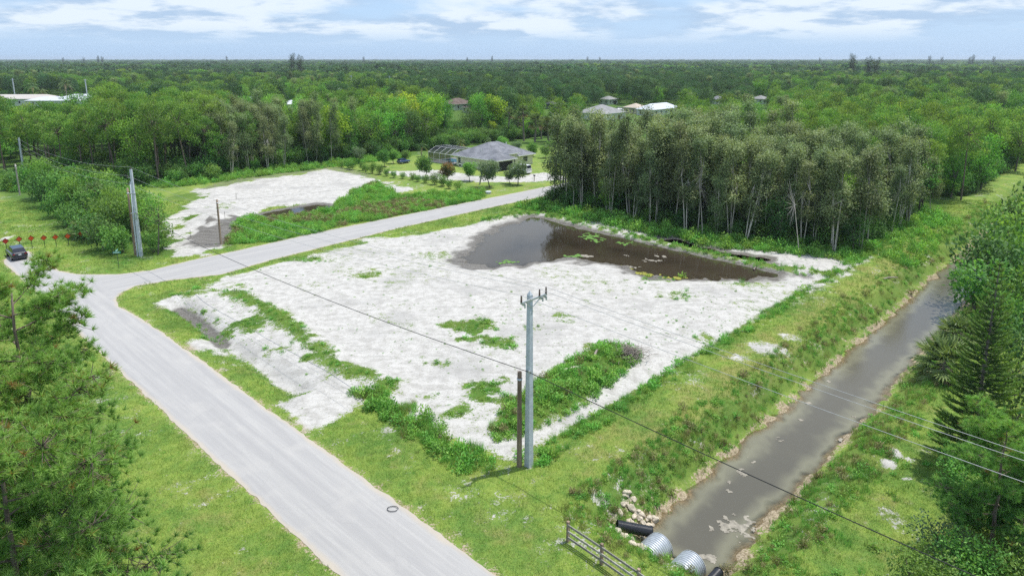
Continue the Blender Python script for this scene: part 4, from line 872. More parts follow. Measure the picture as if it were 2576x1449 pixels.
# coconut palms far off
for i, (px, py, s) in enumerate([(85,262,1.3),(105,265,1.5),(170,264,1.5),(1275,290,1.3),(1300,290,1.2),(1210,300,1.1),(1240,305,1.),(1330,295,1.1)]):
    x, y = G(px, py); plant('coconut_palm', FEAP[i % 2], x, y, s, i * 1.1, 'distant coconut palm beside the long white roofs' if i < 3 else 'distant coconut palm above the palm clump', 'palm', 'distant coconut palms by the roofs' if i < 3 else 'distant coconut palms', z=0)

# corner thicket by the junction
cs_pts = [(75,478,1.5),(100,500,1.6),(120,520,1.4),(140,548,1.2),(170,572,1.2),(205,590,1.3),(235,612,1.3),(262,630,1.2),(285,640,1.05),(312,636,.8),(388,634,.85),(408,626,1.0),(384,606,1.35),(335,600,1.45),(300,600,1.6),(262,580,1.6),(228,560,1.5),(195,540,1.6),(165,520,1.7),(135,498,1.7),(240,530,1.5),(275,548,1.6),(310,560,1.7),(345,575,1.7),(210,510,1.6),(180,495,1.6),(95,470,1.6),(290,520,1.5),(260,505,1.6),(330,540,1.5),(370,560,1.3)]
for i, (px, py, s) in enumerate(cs_pts):
    g = np.random.default_rng(300 + i); x, y = G(px, py); dk = i in (1, 2, 6, 7)
    grow('shrub', SHRD if dk else SHR, x, y, s * 1.05, g, 'dark leafy shrub at the grass edge of the thicket, %s' % ('near the old wooden pole' if i < 5 else 'near the warning signs') if dk else 'leafy green shrub in the thicket %s' % zone(x, (-85, -70, -60), ('by the left edge poles', 'behind the warning signs', 'between signs and corner pole', 'around the corner pole')), 'shrub', 'dark thicket shrubs' if dk else 'thicket shrubs', z=0, hz=(.9, 1.25))
for i, (px, py, s) in enumerate([(118,505,.72),(185,540,.62),(300,585,.66),(345,600,.58)]):
    x, y = G(px, py); plant('broadleaf_tree', BROAD[i % 3], x, y, s, i * 1.9, ['taller leafy tree rising at the left end of the roadside thicket', 'leafy tree rising behind the warning signs', 'leafy tree rising from the thicket left of the corner pole', 'leafy tree directly behind the corner pole'][i], 'tree', z=0)
x, y = G(248, 548); plant('cabbage_palm', FANP[1], x, y, 1.1, .3, 'cabbage palm poking out of the roadside thicket', 'palm', z=0)
x, y = G(212, 600); plant('cabbage_palm', FANP[2], x, y, 1.1, .3, 'trunkless dark palm low in the thicket behind the warning signs', 'palm', z=0)
thin = lobes_tree(7.5, 4, rl(78, 12, 1.8, 3.6, 7.3, .8, .5), 700, .26, .12, BROAD_L, BARK, .09, 78)
x, y = G(398, 640); plant('thin_tree', thin, x, y, 1.15, 0, 'thin open-crowned tree at the corner beside the leaning poles', 'tree', z=0)
# hedge between cleared lot and house
for i in range(17):
    g = np.random.default_rng(400 + i); a = 94 + g.normal(0, .5); b = 106 + i * 2.8; x, y = W(a, b)
    grow('hedge_shrub', SHR, x, y, g.uniform(.45, .85), g, 'low shrub in the rough hedge between cleared lot and house', 'shrub', 'hedge shrubs beside the cleared lot', z=0)
# yard trees in front of the house
MANGO = [lobes_tree(5, 1.7, rl(s, 12, 1.5, 1.9, 4.4, .95, .8), 2400, .34, .18, SHRUB_L, BARK, .12, s, shell=.35) for s in (91, 92)]
RUSS = lobes_tree(4.4, 1.5, rl(93, 12, 1.5, 1.7, 4.0, .9, .75), 2400, .34, .18, RUSSET_L, BARK, .11, 93, shell=.35)
OAK = lobes_tree(5.6, 1.9, rl(94, 15, 2.1, 2.2, 5.0, 1.0, .8), 3000, .30, .16, GREY_L, BARK, .14, 94, shell=.4)
for px, py, ms, s, nm, lb in [(1069,448,MANGO[0],1.0,'mango_tree','round dense green tree at the left end of the sandy drive'),(1128,458,RUSS,1.0,'mango_tree','round tree with russet new leaves on top beside the sandy drive'),
        (1181,456,MANGO[1],.92,'mango_tree','round green tree with yellow-green top between russet tree and leaning pole'),(1232,472,OAK,1.12,'oak_tree','bushy grey-green tree right behind the leaning pole near the house'),
        (1303,466,OAK,1.0,'oak_tree','spreading grey-green tree shading the lawn right of the driveway'),(1283,463,OAK,.6,'oak_tree','small grey-green tree tucked left of the spreading lawn tree'),
        (966,420,MANGO[0],.85,'mango_tree','small round tree at the hedge end of the back lawn'),(990,412,MANGO[1],.75,'mango_tree','smaller greyish tree right beside the hedge-end lawn tree'),
        (902,412,OAK,.75,'oak_tree','greyish bush tree against the wood at the far end of the hedge'),(1020,408,MANGO[0],.6,'mango_tree','tiny dark green tree beside the blue tractor'),
        (1262,385,MANGO[1],.95,'mango_tree','round dark green bush tree peeking over the house roof'),(1300,390,OAK,.7,'oak_tree','grey-green bush tree behind the right hand end of the roof'),
        (1340,395,MANGO[0],.8,'mango_tree','dense dark bush right of the house on the back lawn'),(1380,378,MANGO[1],.55,'mango_tree','small lone bush on the bright lawn beyond the house'),
        (1372,398,MANGO[0],.7,'mango_tree','green bush on the lawn beside the paperbark wood edge')]:
    x, y = G(px, py); plant(nm, ms, x, y, s * (1.02 if py < 450 else .95), px * .37, lb, 'tree', z=0)

# right bank of the canal
def P3(px, py, Y):
    x = (px - CX) / F_PX; y = -(py - CY) / F_PX; t = Y / (math.cos(PITCH) + y * math.sin(PITCH)); return x * t, Y, CAM_H + t * (-math.sin(PITCH) + y * math.cos(PITCH))
x, y = 31.6, 42.5; plant('norfolk_pine', norfolk(14.6, 2.6, 95), x, y, 1.0, .2, 'tall dark Norfolk pine with tiered branches on the right canal bank', 'tree')
x, y = W(66.5, 11.2); plant('cabbage_palm', FANP[2], x, y, 1.35, 1.0, 'big spiky fan palm leaning over the canal water', 'palm')
x, y = W(76.5, 12.2); plant('cabbage_palm', FANP[2], x, y, 1.05, 2.0, 'darker fan palm just beyond the big spiky one by the water', 'palm')
plant('pine_tree', P_NEAR[2], 26.6, 33.2, .92, .5, 'young bright green pine with soft needle tufts in the right foreground', 'tree')
plant('pine_tree', P_NEAR[2], 30.5, 34.5, 1.0, 2.5, 'young pine behind the bright one at the right frame edge', 'tree')
for i, (a, b, s) in enumerate([(45,2.5,1.2),(50,0,1.4),(57,2,1.5),(62,5.5,1.2),(60,-2,1.6),(68,1,1.7),(72,7,1.25),(80,9.3,1.35),(86,8.2,1.6),(93,9.4,1.6),(78,2,1.8),(90,3,1.9),(100,9,1.7),(108,10,1.7),(116,10.5,1.6),(100,3,1.9),(112,4,2.),(125,11,1.6),(134,11,1.7),(145,11.5,1.7),(128,5,2.),(156,11.5,1.8),(168,12,1.8),(180,12,1.8),(140,5,2.),(155,4,2.),(88,12.8,2.),(95,13.0,2.2),(102,13.2,2.2),(110,13.6,2.2),(118,13.8,2.2),(126,14,2.2),(135,14,2.3),(146,14,2.3),(158,14.2,2.3),(172,14.5,2.3)]):
    g = np.random.default_rng(500 + i); x, y = W(a, b)
    grow('bank_shrub', SHRD if i % 3 == 0 else SHR, x, y, s, g, 'large leafy bush in the tree line along the right canal bank', 'shrub', 'bushes along the right canal bank', hz=(1., 1.35))
NSHR = [shrub(1.7, 2.6, 2600, .15, .075, SHRUB_L, s, n=14) for s in (76, 77)]
NSHG = shrub(1.6, 2.3, 1500, .15, .07, GREY_L, 79, n=13)
for i, (x, y, s, ms, lb) in enumerate([(21.6,30.6,1.15,NSHR[0],'leafy shrub at the very edge of the mown strip, bottom right'),(24.0,31.0,1.25,NSHR[1],'leafy shrub beside the grey twiggy bush, bottom right'),(24.2,33.2,1.2,NSHG,'grey twiggy half-bare bush casting a shadow on the mown strip'),
        (26.5,30.0,1.3,NSHR[0],'dense leafy shrub under the young pine, bottom right'),(27.8,36.0,1.2,NSHR[1],'leafy shrub between young pine and Norfolk pine'),(23.0,28.2,1.1,NSHR[1],'leafy shrub cut by the bottom frame edge, right side'),(29.5,31.5,1.5,NSHR[0],'leafy shrub at the right frame edge below the pines'),
        (20.0,27.6,.55,NSHG,'small grey-green bush alone on the mown strip near the frame bottom'),(29.5,39.5,1.2,NSHR[0],'leafy shrub at the foot of the Norfolk pine'),(33.5,38.0,1.6,NSHR[1],'tall leafy shrub behind the young pine at the right edge')]):
    plant('shrub', ms, x, y, s, i * 1.7, lb, 'shrub')
plant('cabbage_palm', fan_palm(2.6, 34, 2.4, 66, seg=25), 25.6, 25.4, 1.0, .8, 'large blue-green fan palm filling the bottom right corner', 'palm')
# left foreground
plant('pine_tree', P_NEAR[0], -22.3, 28.6, .985, 1.0, 'tall open-crowned pine at the left frame edge, highest of the near pines', 'tree')
plant('pine_tree', P_NEAR[1], -17.6, 20.8, 1.0, .2, 'broad near pine filling the bottom left corner', 'tree')
plant('pine_tree', P_NEAR[2], -20.6, 26.6, 1.34, .9, 'dense young pine between the two big near pines', 'tree')
plant('pine_tree', P_NEAR[2], -13.9, 18.0, 1.12, 2.9, 'lower pine with long side boughs over the grass, bottom left', 'tree')
plant('shrub', lobes_tree(9.5, 6.5, rl(99, 13, 1.6, 5.5, 9.0, .9, .9), 2600, .15, .08, SHRUB_L, BARK, .1, 99), -21.8, 25.0, 1.0, 0, 'leafy tree crown squeezed between the near pines on the left', 'tree')
plant('pine_tree', P_NEAR[1], -21.5, 24.2, .93, 2.1, 'bushy pine behind the broad corner pine at the left edge', 'tree')
plant('shrub', NSHR[0], -17.0, 21.8, 1.6, 0, 'bright leafy shrub glimpsed under the bottom left pine', 'shrub')
# bare dead trunks among the paperbarks
for i, (a, b, s) in enumerate([(95.6, 43.5, .9), (94.8, 50.2, .8), (97, 62, .75), (96.2, 69.5, .85), (95.5, 35.5, .7)]):
    x, y = W(a, b); e_ = empty('dead_tree', (x, y, -.05), i * 1.3, (s, s, s)); e_.rotation_euler = (.06 * (i - 2), .10 * (2 - i), i * 1.3)
    tag(e_, ['bleached dead trunk in the front row near the narrow pond end', 'bare dead trunk behind the middle of the pond', 'leaning dead trunk inside the paperbark wood', 'bare grey trunk behind the wide pond end', 'dead leaning trunk near the canal berm corner'][i], 'tree'); link('trunk', MELA[i][0], e_)
# casuarinas on the skyline
for i, (px, Y, s, lb) in enumerate([(758,720,1.32,'dark feathery tree clump rising alone above the horizon, left half'),(776,735,1.25,'dark feathery tree, right half of the lone skyline clump'),(2110,640,1.28,'slim dark tree on the skyline, left of the pair'),(2150,640,1.18,'broad dark tree on the skyline, right of the slim one'),(2168,650,1.15,'dark skyline tree at the right end of the broad clump')]):
    plant('casuarina_tree', CASU[0], (px - CX) / F_PX * Y * 1.02, Y, s, i * 1.2, lb, 'tree', z=0)
for i, (px, Y) in enumerate([(205,2300),(290,2100),(300,2150),(255,2400),(600,2600),(930,2600),(1180,2700),(1240,2500),(1470,2700),(1500,2600),(2030,2300),(2295,2000),(2325,2300),(2392,1700),(2400,1750),(2450,2200)]):
    plant('casuarina_tree', CASU[0], (px - CX) / F_PX * Y * 1.02, Y, 1.25 + (i * 37 % 10) * .03, i * .9, 'tiny dark treetop breaking the distant horizon line', 'tree', 'treetops on the distant horizon', z=0)

# ------------------------------------------------------------------ the forest beyond, to the horizon
rng = np.random.default_rng(77)
def patch(nt_, R, m, hh, seed, sz=1.5, nl=130):
    global rng; rng = np.random.default_rng(seed); mb = MB()
    for i in range(nt_):
        a = rng.uniform(0, 6.3); r = R * math.sqrt(rng.random()); h = hh * rng.uniform(.75, 1.15); cr = rng.uniform(2.4, 3.8)
        d = sph(nl); d[:, 2] = np.abs(d[:, 2]) * 1.0 - .25; P = np.array([math.cos(a) * r, math.sin(a) * r, h - cr * .9]) + d * (rng.random(nl) ** .35)[:, None] * [cr, cr, cr * .95]
        mb.leaves(P, d * .5 + rng.normal(0, .6, (nl, 3)), sz, sz * .6, np.clip(.35 + .25 * d[:, 2] + rng.normal(0, .15, nl) + rng.uniform(-.1, .1), 0, .85), Nm=d * .5 + np.array([0, 0, .8]) + rng.normal(0, .4, (nl, 3)))  # crown tops tinted lighter, painted top light
    return mb.mesh('forest_patch', m)
FAR_SRC = [P_FAR[i][1] for i in range(3)] + [BROAD[0][1], BROAD[1][1], DARK[0][1], LIME[0][1], MELA[0][1], patch(9, 15, PINE_L, 14, 1), patch(9, 15, PINE_L, 13, 2), patch(9, 15, BROAD_L, 11, 3), patch(9, 15, DARK_L, 13, 4), patch(8, 15, LIME_L, 10, 5), P_DARK_SHADE[0][1], P_DARK_SHADE[1][1], P_DARK_SHADE[2][1], patch(9, 15, DPINE_SHADE_L, 15, 6), patch(9, 15, DPINE_SHADE_L, 14, 7)]
CLEAR = [(38,300,24,20),(72,335,26,16),(100,350,40,14),(75,395,24,12),(150,430,20,12),(-30,260,14,10),(-270,420,70,40),(-210,420,60,22),(-95,330,16,8),(-120,360,30,8),(15,235,16,16),(60,320,20,20)]
acc = []
def far(X, Y, near):
    a, b = AB(X, Y); n = len(X)
    k = np.ones(n, bool)
    k &= ~((a > 24) & (a < 262) & (b > 10) & (b < 96) & (Y < 400)); k &= ~((a > 10) & (a < 175) & (b > 90) & (b < 226)); k &= ~((b > 12) & (b < 29)) ; k &= ~((a > 8) & (a < 27)); k &= ~((b > 86) & (b < 98) & (a < 900))
    k &= ~((a > 160) & (a < 205) & (b > 100) & (b < 170)); k &= ~((b < 12) & (a < 190)); k &= a > -20
    for (cx, cy, rx, ry) in CLEAR: k &= ((X - cx) / rx) ** 2 + ((Y - cy) / ry) ** 2 > 1
    k &= ~hides(X, Y, np.full(n, 13.0)); X, Y, a, b = X[k], Y[k], a[k], b[k]; n = len(X)
    f1 = fbm(a, b, .0055, 4, .55); f2 = fbm(b + 900, a, .02, 3); r = rng.random(n)
    if near:
        idx = np.where(r < .62, rng.integers(0, 3, n), np.where(r < .82, rng.integers(3, 5, n), np.where(r < .9, 5, np.where(r < .945, 6, 7))))
        idx = np.where((f1 > .57) & (r > .35), rng.integers(3, 5, n), idx); t_ = X / Y; dk = ss(.30 - np.abs(t_ - .12), 0, .12) * ss(Y, 255, 300) + .8 * ss(f2, .5, .6); idx = np.where(rng.random(n) < .85 * np.clip(dk, 0, 1), rng.integers(13, 16, n), idx); s = rng.uniform(.72, 1.02, n) * np.where((idx >= 3) & (idx < 8), 1.15, 1.0) * (.8 + .45 * f2); sx = s * rng.uniform(.9, 1.35, n)  # central band gets the darker needles as painted cloud shadow, noise picks dark stands
    else:
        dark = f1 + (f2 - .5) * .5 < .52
        dark |= (Y < 1000) & (np.abs(X / Y - .12) < .3) & (r < .8); idx = np.where(dark, np.where(r < .5, 16, np.where(r < .9, 17, 11)), np.where(r < .35, 10, np.where(r < .55, 12, np.where(r < .8, 9, 10))))  # cloud shadow band carried on by choosing darker-coloured patches
        s = rng.uniform(.75, 1.1, n) * (.65 + .7 * fbm(X, Y, .012, 3)); sx = np.clip(s, .8, 2) * np.clip(Y / 1800, 1, 2.4)
    acc.append((np.stack([X, Y, np.zeros(n)], 1), np.stack([np.zeros(n), np.zeros(n), rng.uniform(0, 6.3, n)], 1), np.stack([sx, sx, s], 1), idx))
def wedge(y0, y1, st):
    X, Y = np.meshgrid(np.arange(-.90 * y1 - 20, .90 * y1 + 20, st), np.arange(y0, y1, st)); X = X.ravel() + rng.uniform(-.5, .5, X.size) * st; Y = Y.ravel() + rng.uniform(-.5, .5, Y.size) * st
    k = np.abs(X) < .88 * Y + 20; return X[k], Y[k]
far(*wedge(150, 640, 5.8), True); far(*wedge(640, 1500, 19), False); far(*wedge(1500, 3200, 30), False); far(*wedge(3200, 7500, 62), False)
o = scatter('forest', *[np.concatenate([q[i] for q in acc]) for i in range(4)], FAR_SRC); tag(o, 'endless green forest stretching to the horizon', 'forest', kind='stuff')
# ------------------------------------------------------------------ poles and wires
def part(name, mb, m, parent, smooth=False, label=None):
    o = link(name, mb.mesh(name, m, smooth, tint=False), parent)
    if label: o['label'] = label
    return o
def insul(parent, p, h=0.46):
    n = 15; zt = np.linspace(0, 1, n); r = np.where(np.arange(n) % 2 == 0, .035, .085) * (1 - .25 * zt); r[0] = .03; r[-1] = .03
    part('insulator', MB().tube(np.c_[np.full(n, p[0]), np.full(n, p[1]), p[2] + zt * h], r, 8), INSUL, parent, True)
def sqshaft(mb, h, w0, w1, z0=-.4):
    a, b = w0 / 2, w1 / 2; mb.add([(-a, -a, z0), (a, -a, z0), (a, a, z0), (-a, a, z0), (-b, -b, h), (b, -b, h), (b, b, h), (-b, b, h)], [(0, 1, 5, 4), (1, 2, 6, 5), (2, 3, 7, 6), (3, 0, 4, 7), (4, 5, 6, 7)])
px_, py_ = W(30.8, 28.1); POLE = (px_, py_, zat(px_, py_))
e = empty('power_pole', POLE, ANG_A); tag(e, 'tall square concrete power pole with short crossarm beside the sandy lot', 'pole')
mb = MB(); sqshaft(mb, 12.2, .44, .27); part('shaft', mb, CONCRETE, e)
part('cap', MB().add([(-.145, -.145, 12.203), (.145, -.145, 12.203), (.145, .145, 12.203), (-.145, .145, 12.203), (0, 0, 12.52)], [(0, 1, 4), (1, 2, 4), (2, 3, 4), (3, 0, 4)]), CONCRETE, e)
part('crossarm', MB().box((.18, -.19, 11.95), (2.45, .10, .12)), STEEL, e)
part('brace', MB().bar((-.55, -.2, 11.88), (-.1, -.2, 11.45), .05).bar((.8, -.2, 11.88), (.1, -.2, 11.45), .05), STEEL, e)
INS = [(-1.0, -.19), (.72, -.19), (1.36, -.19)]
for q in INS: insul(e, (q[0], q[1], 12.01)); 
for q in (-.8, .9, 1.25): part('bracket', MB().box((q, -.19, 11.83), (.12, .16, .16)).tube([(q, -.32, 11.86), (q, -.32, 11.62)], [.05, .06], 8), STEEL, e)
def loc2w(e, p):
    c, s = math.cos(e.rotation_euler[2]), math.sin(e.rotation_euler[2]); L = e.location; return (L[0] + c * p[0] - s * p[1], L[1] + s * p[0] + c * p[1], L[2] + p[2])
def woodpole(x, y, h, r0, r1, label, lean=(0, 0), mats=None, parts=True):
    e = empty('utility_pole', (x, y, 0)); tag(e, label, 'pole')
    zt = np.linspace(0, 1, 7); part('shaft', MB().tube(np.c_[lean[0] * zt, lean[1] * zt, -.4 + zt * (h + .4)], np.linspace(r0, r1, 7), 10), mats or WOODPOLE, e, True)
    if parts: part('band', MB().tube(np.c_[[lean[0] * .93] * 2, [lean[1] * .93] * 2, [h * .92, h * .935]], [r1 * 1.25] * 2, 10), STEEL, e, True)
    return e
woodpole(.50, 41.75, 6.85, .19, .15, 'cut-off brown wooden pole right beside the concrete power pole')
def ctop(px, py, Y): return P3(px, py, Y)
cx, cy = G(355, 645)
e2 = empty('power_pole', (cx, cy, 0)); tag(e2, 'pale concrete corner power pole with a conduit strapped alongside, by the junction', 'pole')
mb = MB(); sqshaft(mb, 12.3, .40, .26); part('shaft', mb, CONCRETE, e2)
part('conduit', MB().tube([(-.42, -.1, -.3), (-.38, -.12, 5), (-.20, -.1, 10.6)], [.10, .10, .09], 8), CONCRETE, e2, True)
part('strap', MB().box((-.15, -.1, 9.0), (.75, .42, .10)).box((-.15, -.1, 6.2), (.85, .46, .08)), STEEL, e2)
for zi in (11.1, 10.0, 8.9):
    part('standoff', MB().bar((-.12, 0, zi), (-.62, .05, zi + .05), .05), STEEL, e2); insul(e2, (-.62, .05, zi + .06), .28)
insul(e2, (0, 0, 12.3), .32)
woodpole(cx - 1.05, cy + .5, 9.6, .17, .13, 'old brown wooden pole standing beside the concrete corner pole')
mx, my = G(556, 615); woodpole(mx, my, 6.8, .17, .13, 'lone dark wooden pole on the verge in front of the cleared lot')
hx, hy = G(1206, 465); ht = P3(1211, 413, hy); woodpole(hx, hy, ht[2], .16, .13, 'slightly leaning grey wooden pole in front of the bushy yard tree', (ht[0] - hx + .3, 0), GREYWOOD)
fx, fy = G(62, 445); ft = P3(46, 347, fy)
e3 = empty('power_pole', (fx, fy, 0)); tag(e3, 'pale concrete power pole against the woods at the left edge', 'pole'); mb = MB(); sqshaft(mb, ft[2], .40, .26); part('shaft', mb, CONCRETE, e3)
for zi in (.5, 1.5, 2.5): part('standoff', MB().bar((-.6, 0, ft[2] - zi), (.2, 0, ft[2] - zi), .05), STEEL, e3)
sx_, sy_ = G(50, 490); st_ = P3(43, 413, sy_); woodpole(sx_, sy_, st_[2], .17, .14, 'weathered wooden pole at the grass edge near the left frame', mats=GREYWOOD)
for i, (px, Y, py) in enumerate([(31, 420, 198), (214, 425, 200), (883, 430, 190), (980, 425, 192)]):
    t = P3(px, py, Y); e4 = empty('power_pole', (t[0], Y, 0)); tag(e4, ['distant pale pole behind the long roofs, left one', 'distant pale pole behind the white roofs, right one', 'distant thin pole among dark trees left of centre', 'distant thin white pole beside the lime treetop'][i], 'pole')
    mb = MB(); sqshaft(mb, t[2], .5, .4); part('shaft', mb, CONCRETE, e4); part('crossarm', MB().box((0, 0, t[2] - .6), (2.4, .15, .15)), CONCRETE, e4)
def wire(name, p, q, sag, r, m, label, group=None, n=40):
    t = np.linspace(0, 1, n)[:, None]; P = np.array(p) * (1 - t) + np.array(q) * t; P[:, 2] -= sag * 4 * t[:, 0] * (1 - t[:, 0])
    return tag(link(name, MB().tube(P, r, 5).mesh(name, m, True, tint=False)), label, 'cable', group)
nx_, ny_ = W(30.8, -45.5); cpole = [(cx, cy, 12.6), (cx - .62, cy + .05, 11.4), (cx - .62, cy + .05, 10.3)]
for i, q in enumerate(INS):
    s = loc2w(e, (q[0], q[1], 12.47)); c2 = cpole[(2, 1, 0)[i]]; ca, sa = CA
    wire('power_line', c2, s, 1.1, .011, GREYW, ['thin bare wire from corner pole to the left end of the crossarm', 'thin bare wire from corner pole to the middle insulator of the crossarm', 'thin bare wire from corner pole to the right end of the crossarm'][i])
    wire('power_line', s, (nx_ + q[0] * CA[0], ny_ + q[0] * CA[1], 12.3), 1.0, .012, GREYW, ['lowest bare wire from the crossarm over the canal to the right', 'middle bare wire from the crossarm over the canal to the right', 'upper bare wire from the crossarm over the canal to the right'][i])
    wire('power_line', c2, (fx, fy, ft[2] - (.5, 1.5, 2.5)[2 - i] + .2), 1.5, .014, GREYW, 'thin bare wire between corner pole and the left edge pole', 'wires to the left edge pole')
kp = (px_ - .12, py_ - .2, 7.0)
wire('black_cable', (cx, cy - .2, 6.3), kp, 1.0, .026, BLACKW, 'thick black cable drooping from the corner pole to the concrete pole')
wire('black_cable', kp, (nx_, ny_, 7.2), .9, .026, BLACKW, 'thick black cable crossing the canal from the concrete pole')
part('clamp', MB().box((-.2, -.2, 7.0 - POLE[2]), (.12, .12, .2)), STEEL, e)
wire('service_wire', (cx, cy, 8.6), (mx, my, 6.6), .3, .010, BLACKW, 'thin wire from the corner pole to the lone dark pole'); wire('service_wire', (mx, my, 6.6), (hx + .4, hy, ht[2] - .3), 1.0, .010, BLACKW, 'thin wire from the lone dark pole to the leaning house pole')
wire('service_wire', (hx + .4, hy, ht[2] - .3), W(116, 121, 2.9), .3, .010, BLACKW, 'thin wire from the leaning pole to the house eave')

# ------------------------------------------------------------------ signs
lab = ['red diamond warning sign behind the parked car, leftmost of the row', 'orange diamond warning sign second from the left, at the car', 'orange diamond warning sign third from the left, right of the car', 'orange diamond warning sign in the middle of the row', 'orange diamond warning sign third from the thicket end', 'orange diamond warning sign second from the thicket', 'faded red diamond warning sign at the thicket, rightmost of the row']
for i, (px, py) in enumerate([(18,634),(52,629),(82,626),(114,626),(143,624),(174,622),(207,614)]):
    x, y = G(px, py); e5 = empty('warning_sign', (x, y, zat(x, y)), ANG_A + (i % 3 - 1) * .06); tag(e5, lab[i], 'sign', 'diamond signs across the road end')
    part('post', MB().box((0, .02, .70), (.07, .05, 1.9)), DKGREEN, e5)
    r = .44; part('panel', MB().add([(0, -.012, 1.55 - r), (r, -.012, 1.55), (0, -.012, 1.55 + r), (-r, -.012, 1.55), (0, -.002, 1.55 - r), (r, -.002, 1.55), (0, -.002, 1.55 + r), (-r, -.002, 1.55)],
        [(0, 1, 2, 3), (7, 6, 5, 4), (0, 4, 5, 1), (1, 5, 6, 2), (2, 6, 7, 3), (3, 7, 4, 0)]), RED if i in (0, 6) else ORANGE, e5)
    mb = MB(); c = 1.55
    for (p, q) in (((0, c - r), (r, c)), ((r, c), (0, c + r)), ((0, c + r), (-r, c)), ((-r, c), (0, c - r))): mb.bar((p[0] * .93, -.02, c + (p[1] - c) * .93), (q[0] * .93, -.02, c + (q[1] - c) * .93), .012, .035)
    part('border', mb, DKGREEN, e5)
    part('bolt', MB().box((0, -.02, 1.72), (.03, .02, .03)).box((0, -.02, 1.38), (.03, .02, .03)), STEEL, e5)
x, y = G(299, 674); e6 = empty('street_sign', (x, y, 0), 0.15); tag(e6, 'green street name sign on a thin post at the junction corner', 'sign')
part('post', MB().tube([(0, 0, -.3), (0, 0, 2.25)], [.035, .035], 8), DKGREEN, e6, True)
b1 = part('blade', MB().box((0, -.04, 2.12), (1.0, .02, .26)), SIGNG, e6); part('lettering', MB().box((-.05, -.054, 2.12), (.74, .006, .12)), SIGNW, b1)
b2 = part('blade', MB().box((0, .0, 2.40), (.02, .9, .24)), SIGNG, e6); part('lettering', MB().box((.013, -.02, 2.40), (.006, .6, .11)), SIGNW, b2)
part('bracket', MB().box((0, 0, 2.26), (.08, .08, .06)), STEEL, e6)

